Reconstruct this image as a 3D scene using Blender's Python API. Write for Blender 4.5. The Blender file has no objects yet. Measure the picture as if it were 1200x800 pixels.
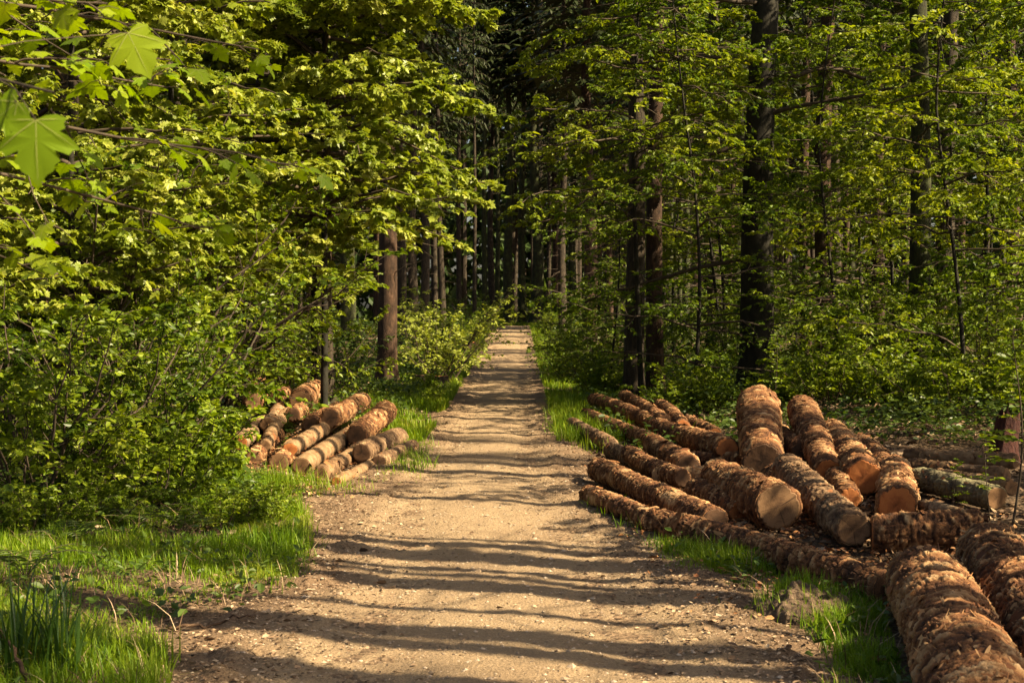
import bpy, math, random
import numpy as np
from mathutils import Matrix, Vector

PI = math.pi
scene = bpy.context.scene
C = scene.collection
rng = np.random.default_rng(7)

# ------------------------------------------------------------------ camera
F_PX, CX, CY, CAMZ = 1700.0, 600.0, 400.0, 1.65
AZ_DEG, EL_DEG = -20.0, 42.0        # the sun: on the right, a little behind the camera
PITCH = math.radians(0.944)
cp, sp = math.cos(PITCH), math.sin(PITCH)


def ray(px, py):
    a, b = (px - CX) / F_PX, (CY - py) / F_PX
    return np.array([a, cp + b * sp, -sp + b * cp])


def at(px, py, Y):
    """world point seen at photo pixel px,py at distance Y along the track"""
    r = ray(px, py)
    return np.array([0, 0, CAMZ]) + r * (Y / r[1])


def proj(P):
    P = np.asarray(P, float)
    dx, dy, dz = P[..., 0], P[..., 1], P[..., 2] - CAMZ
    f = dy * cp - dz * sp
    u = dy * sp + dz * cp
    f = np.where(f < 0.05, 0.05, f)
    return CX + F_PX * dx / f, CY - F_PX * u / f


# ------------------------------------------------------------------ noise
def _h(ix, iy, iz, s):
    n = (ix.astype(np.int64) * 374761393 + iy.astype(np.int64) * 668265263 + iz.astype(np.int64) * 2147483647 + s * 974711)
    n = n & 0xFFFFFFFF
    n = ((n ^ (n >> 13)) * 1274126177) & 0xFFFFFFFF
    n = ((n ^ (n >> 16)) * 2246822519) & 0xFFFFFFFF
    return ((n ^ (n >> 15)) & 0xFFFFFF) / float(0xFFFFFF)


def vnoise(x, y, z=0.0, s=0):
    x, y, z = np.broadcast_arrays(np.asarray(x, float), np.asarray(y, float), np.asarray(z, float))
    ix, iy, iz = np.floor(x), np.floor(y), np.floor(z)
    fx, fy, fz = x - ix, y - iy, z - iz
    fx, fy, fz = [f * f * (3 - 2 * f) for f in (fx, fy, fz)]
    out = 0
    for a in (0, 1):
        wx = fx if a else 1 - fx
        for b in (0, 1):
            wy = fy if b else 1 - fy
            for c in (0, 1):
                wz = fz if c else 1 - fz
                out = out + _h(ix + a, iy + b, iz + c, s) * wx * wy * wz
    return out


def fbm(x, y, z=0.0, s=0, o=3):
    v, a, t = 0, 1.0, 0
    for k in range(o):
        v = v + a * vnoise(np.asarray(x) * 2 ** k, np.asarray(y) * 2 ** k, np.asarray(z) * 2 ** k, s + k)
        t += a
        a *= 0.5
    return v / t


def sstep(a, b, x):
    t = np.clip((np.asarray(x, float) - a) / (b - a), 0, 1)
    return t * t * (3 - 2 * t)


# ------------------------------------------------------------------ mesh building
class MB:
    def __init__(self):
        self.v, self.f, self.n, self.attr = [], [], 0, []

    def add(self, v, faces, mi=0, a=None):
        v = np.asarray(v, np.float32).reshape(-1, 3)
        if not isinstance(faces, (list, tuple)):
            faces = [faces]
        for f in faces:
            self.f.append((np.asarray(f, np.int64) + self.n, mi))
        self.v.append(v)
        self.attr.append(np.zeros(len(v), np.float32) if a is None else np.asarray(a, np.float32).reshape(-1))
        self.n += len(v)

    def mesh(self, name, mats, smooth=True, attr=None):
        me = bpy.data.meshes.new(name)
        V = np.concatenate(self.v) if self.v else np.zeros((0, 3), np.float32)
        me.vertices.add(len(V))
        me.vertices.foreach_set('co', V.ravel())
        loops, starts, mis, pos = [], [], [], 0
        for f, mi in self.f:
            k = f.shape[1]
            loops.append(f.ravel())
            starts.append(pos + np.arange(len(f)) * k)
            mis.append(np.full(len(f), mi, np.int32))
            pos += f.size
        if loops:
            L, S, M = np.concatenate(loops), np.concatenate(starts), np.concatenate(mis)
            me.loops.add(len(L))
            me.loops.foreach_set('vertex_index', L.astype(np.int32))
            me.polygons.add(len(S))
            me.polygons.foreach_set('loop_start', S.astype(np.int32))
            me.polygons.foreach_set('material_index', M)
            me.polygons.foreach_set('use_smooth', np.full(len(S), smooth, bool))
        for m in (mats if isinstance(mats, (list, tuple)) else [mats]):
            me.materials.append(m)
        if attr:
            A = me.attributes.new(attr, 'FLOAT', 'POINT')
            A.data.foreach_set('value', np.concatenate(self.attr))
        me.update(calc_edges=True)
        return me


def link(name, me, parent=None, loc=None, **props):
    o = bpy.data.objects.new(name, me)
    C.objects.link(o)
    if parent is not None:
        o.parent = parent
    if loc is not None:
        o.location = [float(c) for c in loc]
    for k, v in props.items():
        o[k] = v
    return o


def thing(name, loc, label, cat, group=None, rz=0.0, s=1.0):
    o = link(name, None, None, loc, label=label, category=cat)
    o.empty_display_size = 0.3
    o.rotation_euler = (0, 0, rz)
    o.scale = (s, s, s) if not isinstance(s, (tuple, list)) else s
    if group:
        o['group'] = group
    return o


def copy_thing(src, loc, label, rz=0.0, s=1.0, group=None, tilt=(0, 0)):
    r = src.copy()
    C.objects.link(r)
    r.location = [float(c) for c in loc]
    r.rotation_euler = (tilt[0], tilt[1], rz)
    r.scale = (s, s, s) if not isinstance(s, (tuple, list)) else s
    r['label'] = label
    if group:
        r['group'] = group
    for ch in list(src.children):
        c = ch.copy()
        C.objects.link(c)
        c.parent = r
        for g in list(ch.children):
            d = g.copy()
            C.objects.link(d)
            d.parent = c
    return r


def norm(v):
    return v / np.maximum(np.linalg.norm(v, axis=-1, keepdims=True), 1e-9)


def tubes(pts, rad, n=5, cap=False):
    """pts (T,P,3) rad (T,P) -> verts, quads"""
    pts = np.asarray(pts, float)
    T, P, _ = pts.shape
    rad = np.broadcast_to(rad, (T, P))
    tan = np.gradient(pts, axis=1)
    tan = norm(tan)
    ref = np.where(np.abs(tan[..., 2:3]) > 0.9, np.array([1.0, 0, 0]), np.array([0, 0, 1.0]))
    ref = np.broadcast_to(ref[:, :1], tan.shape)
    a = norm(np.cross(tan, ref))
    b = np.cross(tan, a)
    th = np.arange(n) * 2 * PI / n
    ring = a[:, :, None] * np.cos(th)[:, None] + b[:, :, None] * np.sin(th)[:, None]
    V = pts[:, :, None] + ring * rad[:, :, None, None]
    idx = np.arange(T * P * n).reshape(T, P, n)
    f = np.stack([idx[:, :-1], np.roll(idx, -1, 2)[:, :-1], np.roll(idx, -1, 2)[:, 1:], idx[:, 1:]], -1).reshape(-1, 4)
    return V.reshape(-1, 3), f


# ---- leaf templates (x across, y along, z normal), unit length
LEAF = (np.array([[0, 0, 0], [.26, .3, .07], [.22, .68, .05], [0, 1, -.04], [-.22, .68, .05], [-.26, .3, .07]]),
        [np.array([[0, 1, 2, 3], [0, 3, 4, 5]])])
PINNA = (LEAF[0] * [.30, 1, 1], LEAF[1])
NEEDLE = (np.array([[-.09, 0, 0], [.09, 0, 0], [.13, .5, -.05], [-.13, .5, -.05], [.03, 1, -.2], [-.03, 1, -.2]]),
          [np.array([[0, 1, 2, 3], [3, 2, 4, 5]])])


def palm(half):
    half = np.array(half)
    right = half
    left = half[1:-1][::-1] * [-1, 1]
    out = np.concatenate([right, left])
    ctr = np.array([[0, .3]])
    P = np.concatenate([out, ctr])
    z = .10 * np.abs(P[:, 0]) - .45 * P[:, 0] ** 2 - .18 * (P[:, 1] - .3) ** 2
    n = len(out)
    f = np.stack([np.full(n, n), np.arange(n), (np.arange(n) + 1) % n], -1)
    return np.concatenate([P, z[:, None]], 1), [f]


MAPLE = palm([(0, 0), (.22, -.06), (.42, 0.0), (.36, .16), (.60, .42), (.30, .44), (.30, .68), (.14, .74), (0, 1)])
MAPLE_FINE = palm([(0, 0), (.14, -.07), (.30, -.09), (.45, -.03), (.41, .06), (.43, .13), (.34, .18), (.45, .24), (.52, .30), (.57, .36), (.64, .46), (.53, .47),
                   (.47, .55), (.38, .51), (.265, .47), (.30, .56), (.35, .64), (.27, .70), (.24, .79), (.13, .86), (0, 1.03)])


def leaves(mb, tmpl, pos, d, nrm, size, mi=0):
    tv, tf = tmpl
    d = norm(d)
    x = norm(np.cross(d, nrm))
    n = np.cross(x, d)
    size = np.broadcast_to(size, (len(pos),))
    V = pos[:, None] + size[:, None, None] * (x[:, None] * tv[None, :, 0, None] + d[:, None] * tv[None, :, 1, None] + n[:, None] * tv[None, :, 2, None])
    k = len(tv)
    off = np.arange(len(pos)) * k
    mb.add(V.reshape(-1, 3), [(f[None] + off[:, None, None]).reshape(-1, f.shape[1]) for f in tf], mi)


def interp(pts, t):
    """pts (N,P,3), t (N,K) -> positions, tangents (N,K,3)"""
    N, P, _ = pts.shape
    s = np.clip(t, 0, .9999) * (P - 1)
    i = s.astype(int)
    f = (s - i)[..., None]
    r = np.arange(N)[:, None]
    a, b = pts[r, i], pts[r, i + 1]
    return a * (1 - f) + b * f, norm(b - a)


def curves(r, base, d, L, P, droop=0.0, wig=0.06):
    t = np.linspace(0, 1, P)[None, :, None]
    d = norm(d)
    L = np.broadcast_to(L, (len(base),))[:, None, None]
    p = base[:, None] + d[:, None] * L * t
    p = p + np.array([0, 0, -1.0]) * (np.broadcast_to(droop, (len(base),))[:, None, None] * L * t ** 2)
    w = np.cumsum(r.normal(0, wig, (len(base), P, 3)), 1) / math.sqrt(P)
    w -= w[:, :1]
    return p + w * L


def side_shoots(r, pts, K, t0, t1, ang, L0, flat=.8, taper=.75):
    """branchlets on both sides of every curve"""
    N = len(pts)
    t = t0 + (t1 - t0) * (np.arange(K)[None] + r.uniform(0, 1, (N, K))) / K
    p, tan = interp(pts, t)
    up = np.array([0, 0, 1.0])
    side = norm(np.cross(tan, up + r.normal(0, .02, tan.shape)))
    ud = np.cross(side, tan)
    roll = np.where(np.arange(K)[None] % 2 == 0, 0, PI) + r.normal(0, 1.5 * (1 - flat) + .05, (N, K))
    s = side * np.cos(roll)[..., None] + ud * np.sin(roll)[..., None]
    A = np.radians(r.normal(ang, 10, (N, K)))[..., None]
    d = tan * np.cos(A) + s * np.sin(A)
    L = (np.broadcast_to(L0, (N,))[:, None] * (1 - taper * (t - t0) / max(t1 - t0, 1e-3)) * r.uniform(.6, 1.15, (N, K)))
    return p.reshape(-1, 3), d.reshape(-1, 3), L.reshape(-1)


def leaf_on(r, mb, pts, K, tmpl, size, flat, ang=50, droop=.25, t0=.15, mi=0, svar=.3):
    N = len(pts)
    t = t0 + (1 - t0) * (np.arange(K)[None] + r.uniform(.2, 1, (N, K))) / K
    p, tan = interp(pts, t)
    up = np.array([0, 0, 1.0])
    side = norm(np.cross(tan, up + r.normal(0, .05, tan.shape)))
    sg = np.where(np.arange(K)[None] % 2 == 0, 1, -1)[..., None]
    A = np.radians(r.normal(ang, 18, (N, K)))[..., None]
    d = tan * np.cos(A) + side * sg * np.sin(A) + r.normal(0, .15, tan.shape)
    d[..., 2] -= droop * r.uniform(.2, 1.8, (N, K))
    n = up * flat + r.normal(0, 1, tan.shape) * (1 - flat)
    sz = size * np.exp(r.normal(0, svar, (N, K)))
    leaves(mb, tmpl, p.reshape(-1, 3), d.reshape(-1, 3), n.reshape(-1, 3), sz.reshape(-1), mi)


# ------------------------------------------------------------------ materials
def new_mat(name):
    m = bpy.data.materials.new(name)
    m.use_nodes = True
    nt = m.node_tree
    nt.nodes.clear()
    return m, nt


def N(nt, t, **kw):
    n = nt.nodes.new(t)
    for k, v in kw.items():
        if k.startswith('i_'):
            n.inputs[k[2:].replace('_', ' ')].default_value = v
        else:
            setattr(n, k, v)
    return n


def ramp(nt, stops, fac):
    n = nt.nodes.new('ShaderNodeValToRGB')
    e = n.color_ramp.elements
    while len(e) < len(stops):
        e.new(0.5)
    for k, (p, c) in enumerate(stops):
        e[k].position = p
        e[k].color = (*c, 1) if len(c) == 3 else c
    nt.links.new(fac, n.inputs[0])
    return n.outputs[0]


def leaf_mat(name, cols, transl=.45, rough=.45, spec=.35, tw=(1.25, 1.2, .5)):
    m, nt = new_mat(name)
    geo = N(nt, 'ShaderNodeNewGeometry')
    st = [(i / max(1, len(cols) - 1), c) for i, c in enumerate(cols)]
    tc = N(nt, 'ShaderNodeTexCoord')
    nz = N(nt, 'ShaderNodeTexNoise', i_Scale=.9, i_Detail=1.0)
    nt.links.new(tc.outputs['Object'], nz.inputs['Vector'])
    mx = N(nt, 'ShaderNodeMath', operation='MULTIPLY_ADD')
    mx.inputs[1].default_value = .55
    nt.links.new(geo.outputs['Random Per Island'], mx.inputs[0])
    sc = N(nt, 'ShaderNodeMath', operation='MULTIPLY_ADD')
    sc.inputs[1].default_value = 1.3
    sc.inputs[2].default_value = -.42
    nt.links.new(nz.outputs[0], sc.inputs[0])
    nt.links.new(sc.outputs[0], mx.inputs[2])
    col = ramp(nt, st, mx.outputs[0])
    pb = N(nt, 'ShaderNodeBsdfPrincipled', i_Roughness=rough)
    pb.inputs['Specular IOR Level'].default_value = spec
    nt.links.new(col, pb.inputs['Base Color'])
    tr = N(nt, 'ShaderNodeBsdfTranslucent')
    mul = N(nt, 'ShaderNodeMix', data_type='RGBA', blend_type='MULTIPLY')
    mul.inputs[0].default_value = 1
    nt.links.new(col, mul.inputs[6])
    mul.inputs[7].default_value = (*tw, 1)
    nt.links.new(mul.outputs[2], tr.inputs[0])
    mix = N(nt, 'ShaderNodeMixShader')
    mix.inputs[0].default_value = transl
    nt.links.new(pb.outputs[0], mix.inputs[1])
    nt.links.new(tr.outputs[0], mix.inputs[2])
    out = N(nt, 'ShaderNodeOutputMaterial')
    nt.links.new(mix.outputs[0], out.inputs[0])
    return m


def rough_mat(name, stops, scale=(1, 1, 1), nscale=6.0, detail=6, rough=.85, bump=.4, bdist=.02, bscale=None, coord='Object', island=0.0, attr=None, attr_w=.6, dist=0.0):
    m, nt = new_mat(name)
    tc = N(nt, 'ShaderNodeTexCoord')
    mp = N(nt, 'ShaderNodeMapping')
    mp.inputs['Scale'].default_value = scale
    nt.links.new(tc.outputs[coord], mp.inputs[0])
    nz = N(nt, 'ShaderNodeTexNoise', i_Scale=nscale, i_Detail=detail, i_Roughness=.62, i_Distortion=dist)
    nt.links.new(mp.outputs[0], nz.inputs['Vector'])
    fac = nz.outputs[0]
    if island:
        g = N(nt, 'ShaderNodeNewGeometry')
        k = N(nt, 'ShaderNodeMix', data_type='FLOAT')
        k.inputs[0].default_value = island
        nt.links.new(fac, k.inputs[2])
        nt.links.new(g.outputs['Random Per Island'], k.inputs[3])
        fac = k.outputs[0]
    if attr:
        g = N(nt, 'ShaderNodeAttribute', attribute_name=attr)
        k = N(nt, 'ShaderNodeMix', data_type='FLOAT')
        k.inputs[0].default_value = attr_w
        nt.links.new(fac, k.inputs[2])
        nt.links.new(g.outputs['Fac'], k.inputs[3])
        fac = k.outputs[0]
    col = ramp(nt, stops, fac)
    pb = N(nt, 'ShaderNodeBsdfPrincipled', i_Roughness=rough)
    pb.inputs['Specular IOR Level'].default_value = .25
    nt.links.new(col, pb.inputs['Base Color'])
    if bump:
        b2 = N(nt, 'ShaderNodeTexNoise', i_Scale=bscale or nscale * 4, i_Detail=5, i_Roughness=.65)
        nt.links.new(mp.outputs[0], b2.inputs['Vector'])
        bp = N(nt, 'ShaderNodeBump', i_Strength=bump, i_Distance=bdist)
        nt.links.new(b2.outputs[0], bp.inputs['Height'])
        nt.links.new(bp.outputs[0], pb.inputs['Normal'])
    out = N(nt, 'ShaderNodeOutputMaterial')
    nt.links.new(pb.outputs[0], out.inputs[0])
    return m


M = {}
M['beech'] = leaf_mat('beech_leaf', [(.04, .08, .005), (.085, .14, .008), (.15, .21, .014), (.23, .27, .022)], transl=.42, rough=.45, spec=.22)
M['beech_dark'] = leaf_mat('dark_beech_leaf', [(.03, .06, .005), (.065, .115, .008), (.12, .18, .012), (.20, .25, .02)], transl=.42, rough=.45, spec=.22)  # darker green copy of the beech leaf
M['beech_gold'] = leaf_mat('young_beech_leaf', [(.07, .11, .006), (.13, .18, .010), (.21, .26, .018), (.32, .34, .03)], transl=.45, rough=.45, spec=.22)
M['shrub_dark'] = leaf_mat('dark_shrub_leaf', [(.02, .045, .004), (.05, .09, .006), (.10, .15, .010), (.18, .22, .02)], transl=.35, rough=.4, spec=.3)  # darker green copy of the shrub leaf
M['maple'] = leaf_mat('maple_leaf', [(.08, .12, .008), (.15, .20, .016), (.25, .29, .035), (.36, .37, .08)], transl=.38, rough=.42, spec=.3)
M['fore'] = leaf_mat('sycamore_leaf', [(.10, .18, .006), (.17, .25, .009), (.27, .33, .015)], transl=.5, rough=.5, spec=.18)
M['vein'] = leaf_mat('leaf_vein', [(.24, .28, .06), (.32, .34, .10)], transl=.4, rough=.5, spec=.2)
M['shrub'] = leaf_mat('shrub_leaf', [(.045, .085, .005), (.10, .155, .008), (.19, .25, .016), (.30, .33, .035)], transl=.40, rough=.45, spec=.22)
M['pale'] = leaf_mat('pale_shrub_leaf', [(.17, .22, .03), (.27, .32, .05), (.38, .41, .10)], transl=.4, spec=.2)
M['needle'] = leaf_mat('spruce_needles', [(.010, .016, .003), (.018, .027, .005), (.03, .042, .007)], transl=.12, rough=.6, spec=.2)
M['grass'] = leaf_mat('grass_blade', [(.06, .13, .005), (.11, .20, .008), (.18, .26, .014), (.26, .27, .04)], transl=.42, rough=.5, spec=.25)
M['sedge'] = leaf_mat('sedge_blade', [(.02, .05, .006), (.03, .07, .01), (.05, .09, .02)], transl=.25, rough=.4)
M['fern'] = leaf_mat('fern_frond', [(.06, .10, .014), (.09, .14, .02)], transl=.45)
M['cover'] = leaf_mat('ground_cover_leaf', [(.03, .06, .008), (.055, .095, .012), (.09, .125, .02)], transl=.35)
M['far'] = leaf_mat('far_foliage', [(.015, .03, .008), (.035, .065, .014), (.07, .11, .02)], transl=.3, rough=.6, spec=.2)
M['spruce_bark'] = rough_mat('spruce_bark', [(.3, (.014, .011, .007)), (.5, (.034, .025, .016)), (.7, (.075, .055, .034))], scale=(1, 1, .28), nscale=16, bump=.9, bdist=.03)
M['red_bark'] = rough_mat('pine_bark', [(.3, (.016, .009, .006)), (.5, (.042, .023, .013)), (.72, (.09, .05, .029))], scale=(1, 1, .3), nscale=14, bump=.9, bdist=.03)
M['beech_bark'] = rough_mat('beech_bark', [(.3, (.007, .006, .004)), (.52, (.015, .013, .008)), (.75, (.032, .029, .017))], scale=(1, 1, .6), nscale=7, bump=.4, bdist=.02)
M['moss_haze_bark'] = rough_mat('mossy_haze_bark', [(.3, (.016, .013, .009)), (.5, (.03, .032, .012)), (.7, (.055, .07, .018))], scale=(1, 1, .4), nscale=9, bump=.8, bdist=.03)
M['twig'] = rough_mat('twig_bark', [(.3, (.03, .022, .015)), (.7, (.08, .058, .038))], nscale=10, bump=0)
M['log_bark'] = rough_mat('log_bark', [(.22, (.025, .013, .008)), (.35, (.075, .031, .013)), (.46, (.18, .078, .030)), (.57, (.31, .18, .082)), (.74, (.44, .30, .165))],
                          scale=(1.0, .55, .55), nscale=19, detail=8, bump=1.0, bdist=.02, bscale=75, attr='lift', attr_w=.5)
M['log_peeled'] = rough_mat('peeled_log', [(.25, (.04, .02, .010)), (.42, (.12, .066, .03)), (.58, (.21, .128, .064)), (.78, (.29, .195, .11))],
                            scale=(.5, 1, 1), nscale=14, detail=6, bump=.4, bdist=.008, bscale=50, attr='lift', attr_w=.35)
M['log_moss'] = rough_mat('mossy_log_bark', [(.28, (.05, .04, .025)), (.45, (.12, .10, .055)), (.6, (.17, .16, .08)), (.78, (.24, .22, .13))],
                          scale=(.7, 1, 1), nscale=12, detail=7, bump=.7, bdist=.012, bscale=60, attr='lift', attr_w=.3)
M['log_grey'] = rough_mat('weathered_log_bark', [(.25, (.03, .016, .009)), (.40, (.10, .056, .029)), (.54, (.20, .125, .066)), (.74, (.33, .23, .135))],
                          scale=(1.0, .6, .6), nscale=13, detail=7, bump=.8, bdist=.012, bscale=60, attr='lift', attr_w=.4)
M['flake'] = rough_mat('loose_bark', [(.1, (.04, .016, .008)), (.35, (.13, .048, .018)), (.6, (.24, .105, .038)), (.9, (.40, .245, .115))], nscale=12, bump=.3, bdist=.004, island=.75)
M['litter'] = rough_mat('litter_chip', [(.1, (.06, .035, .02)), (.4, (.15, .09, .05)), (.65, (.26, .17, .10)), (.9, (.38, .28, .18))], nscale=12, bump=0, island=.8)
M['stone'] = rough_mat('pebble', [(.1, (.13, .09, .06)), (.5, (.26, .19, .125)), (.9, (.42, .33, .24))], nscale=9, bump=.2, island=.7)


def end_mat(name, heart, sap, edge):
    """sawn end grain: growth rings about the log's axis (local X)"""
    m, nt = new_mat(name)
    tc = N(nt, 'ShaderNodeTexCoord')
    mp = N(nt, 'ShaderNodeMapping')
    mp.inputs['Scale'].default_value = (0, 1, 1)
    nt.links.new(tc.outputs['Object'], mp.inputs[0])
    ln = N(nt, 'ShaderNodeVectorMath', operation='LENGTH')
    n1 = N(nt, 'ShaderNodeTexNoise', i_Scale=9.0, i_Detail=4.0)
    nt.links.new(tc.outputs['Object'], n1.inputs['Vector'])
    ad = N(nt, 'ShaderNodeVectorMath', operation='MULTIPLY_ADD')
    nt.links.new(n1.outputs['Color'], ad.inputs[0])
    ad.inputs[1].default_value = (0, .03, .03)
    nt.links.new(mp.outputs[0], ad.inputs[2])
    nt.links.new(ad.outputs[0], ln.inputs[0])
    s = N(nt, 'ShaderNodeMath', operation='SINE')
    k = N(nt, 'ShaderNodeMath', operation='MULTIPLY')
    k.inputs[1].default_value = 520
    nt.links.new(ln.outputs['Value'], k.inputs[0])
    nt.links.new(k.outputs[0], s.inputs[0])
    att = N(nt, 'ShaderNodeAttribute', attribute_name='lift')   # 0 at the pith, 1 at the bark
    n2 = N(nt, 'ShaderNodeTexNoise', i_Scale=22.0, i_Detail=6.0, i_Roughness=.7)
    nt.links.new(tc.outputs['Object'], n2.inputs['Vector'])
    f = N(nt, 'ShaderNodeMath', operation='MULTIPLY_ADD')
    f.inputs[1].default_value = .06
    nt.links.new(s.outputs[0], f.inputs[0])
    g = N(nt, 'ShaderNodeMath', operation='MULTIPLY_ADD')
    g.inputs[1].default_value = .9
    nt.links.new(n2.outputs[0], g.inputs[0])
    h = N(nt, 'ShaderNodeMath', operation='MULTIPLY_ADD')
    h.inputs[1].default_value = .55
    h.inputs[2].default_value = -.32
    nt.links.new(att.outputs['Fac'], h.inputs[0])
    nt.links.new(h.outputs[0], g.inputs[2])
    nt.links.new(g.outputs[0], f.inputs[2])
    sx = N(nt, 'ShaderNodeSeparateXYZ')
    nt.links.new(tc.outputs['Object'], sx.inputs[0])
    an = N(nt, 'ShaderNodeMath', operation='ARCTAN2')
    nt.links.new(sx.outputs[1], an.inputs[0])
    nt.links.new(sx.outputs[2], an.inputs[1])
    cr = N(nt, 'ShaderNodeTexNoise', noise_dimensions='2D', i_Scale=3.2, i_Detail=3.0)
    cv = N(nt, 'ShaderNodeCombineXYZ')
    oi = N(nt, 'ShaderNodeObjectInfo')
    k9 = N(nt, 'ShaderNodeMath', operation='MULTIPLY')
    k9.inputs[1].default_value = 40
    nt.links.new(oi.outputs['Random'], k9.inputs[0])
    nt.links.new(an.outputs[0], cv.inputs[0])
    nt.links.new(k9.outputs[0], cv.inputs[1])
    nt.links.new(cv.outputs[0], cr.inputs['Vector'])
    cm_ = N(nt, 'ShaderNodeMapRange')
    cm_.inputs[1].default_value, cm_.inputs[2].default_value = .66, .72
    nt.links.new(cr.outputs[0], cm_.inputs[0])
    crack = N(nt, 'ShaderNodeMath', operation='MULTIPLY_ADD')
    crack.inputs[1].default_value = -.35
    nt.links.new(cm_.outputs[0], crack.inputs[0])
    nt.links.new(f.outputs[0], crack.inputs[2])
    f = crack
    dk = tuple(c * .3 for c in heart)
    col = ramp(nt, [(0.0, dk), (.28, heart), (.55, sap), (.74, heart), (.86, edge)], f.outputs[0])
    pb = N(nt, 'ShaderNodeBsdfPrincipled', i_Roughness=.75)
    pb.inputs['Specular IOR Level'].default_value = .25
    nt.links.new(col, pb.inputs['Base Color'])
    bp = N(nt, 'ShaderNodeBump', i_Strength=.5, i_Distance=.006)
    nt.links.new(n2.outputs[0], bp.inputs['Height'])
    nt.links.new(bp.outputs[0], pb.inputs['Normal'])
    out = N(nt, 'ShaderNodeOutputMaterial')
    nt.links.new(pb.outputs[0], out.inputs[0])
    return m


M['end_orange'] = end_mat('fresh_end_grain', (.25, .078, .022), (.36, .13, .038), (.10, .04, .018))
M['end_dirty'] = end_mat('dirty_end_grain', (.045, .022, .011), (.085, .042, .02), (.025, .014, .008))
M['end_tan'] = end_mat('tan_end_grain', (.11, .056, .025), (.19, .105, .05), (.05, .028, .015))

# ------------------------------------------------------------------ terrain
TY = np.array([-40, 6.5, 10.1, 12.3, 14.9, 19, 26, 41, 62, 110, 130])
TL = np.array([-1.5, -1.48, -1.44, -1.58, -1.5, -1.28, -1.3, -1.42, -1.5, -1.7, -1.7])
TR = np.array([1.5, 1.42, 1.2, .98, .78, .74, .82, .95, 1.15, 1.5, 1.6])


def edges(Y):
    return np.interp(Y, TY, TL), np.interp(Y, TY, TR)


def ground_z(X, Y):
    X, Y = np.asarray(X, float), np.asarray(Y, float)
    z = 1.0 * sstep(40, 116, Y) - 0.5 * sstep(118, 150, Y)
    l, r = edges(Y)
    out = np.maximum(np.maximum(l - X, X - r), 0)
    z = z + .30 * sstep(2.2, 5.0, X) * sstep(15.5, 22, Y) + .10 * sstep(.3, 1.6, out) * (X < 0)
    z = z + .9 * sstep(8, 40, out) * (.4 + .6 * fbm(X * .05, Y * .05, 0, 3))
    z = z + sstep(.1, 1.5, out) * (.16 * (fbm(X * .7, Y * .7, 0, 5) - .5) + .05 * (fbm(X * 3, Y * 3, 0, 9) - .5))
    return z


def axis(segs):
    out = [np.arange(a, b, s) for a, b, s in segs]
    return np.concatenate(out)


def sheet(name, xs, ys, zf, mat, attr=None, af=None):
    X, Y = np.meshgrid(xs, ys)
    Z = zf(X, Y)
    idx = np.arange(X.size).reshape(X.shape)
    f = np.stack([idx[:-1, :-1], idx[:-1, 1:], idx[1:, 1:], idx[1:, :-1]], -1).reshape(-1, 4)
    mb = MB()
    mb.add(np.stack([X, Y, Z], -1), f, 0, None if af is None else af(X, Y))
    return link(name, mb.mesh(name, mat, True, attr), kind='structure')


def dirtness(X, Y):
    l, r = edges(Y)
    out = np.maximum(l - X, X - r)
    near = 1 - sstep(.05, .75, out + .5 * (fbm(X * 1.4, Y * 1.4, 0, 21) - .5))
    return near


def floor_mat():
    m, nt = new_mat('forest_floor')
    tc = N(nt, 'ShaderNodeTexCoord')
    n1 = N(nt, 'ShaderNodeTexNoise', i_Scale=22.0, i_Detail=8.0, i_Roughness=.7)
    n2 = N(nt, 'ShaderNodeTexNoise', i_Scale=1.2, i_Detail=4.0)
    n3 = N(nt, 'ShaderNodeTexVoronoi', i_Scale=26.0)
    for n in (n1, n2, n3):
        nt.links.new(tc.outputs['Object'], n.inputs['Vector'])
    a = ramp(nt, [(.3, (.03, .02, .012)), (.5, (.085, .055, .032)), (.68, (.15, .10, .06)), (.85, (.24, .17, .10))], n1.outputs[0])
    b = ramp(nt, [(.3, (.08, .05, .03)), (.5, (.19, .125, .075)), (.7, (.30, .21, .125))], n1.outputs[0])
    at_ = N(nt, 'ShaderNodeAttribute', attribute_name='dirt')
    mx = N(nt, 'ShaderNodeMix', data_type='RGBA')
    nt.links.new(at_.outputs['Fac'], mx.inputs[0])
    nt.links.new(a, mx.inputs[6])
    nt.links.new(b, mx.inputs[7])
    pb = N(nt, 'ShaderNodeBsdfPrincipled', i_Roughness=.9)
    pb.inputs['Specular IOR Level'].default_value = .15
    nt.links.new(mx.outputs[2], pb.inputs['Base Color'])
    ad = N(nt, 'ShaderNodeMath', operation='ADD')
    nt.links.new(n1.outputs[0], ad.inputs[0])
    nt.links.new(n3.outputs[0], ad.inputs[1])
    bp = N(nt, 'ShaderNodeBump', i_Strength=.9, i_Distance=.04)
    nt.links.new(ad.outputs[0], bp.inputs['Height'])
    nt.links.new(bp.outputs[0], pb.inputs['Normal'])
    out = N(nt, 'ShaderNodeOutputMaterial')
    nt.links.new(pb.outputs[0], out.inputs[0])
    return m


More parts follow.
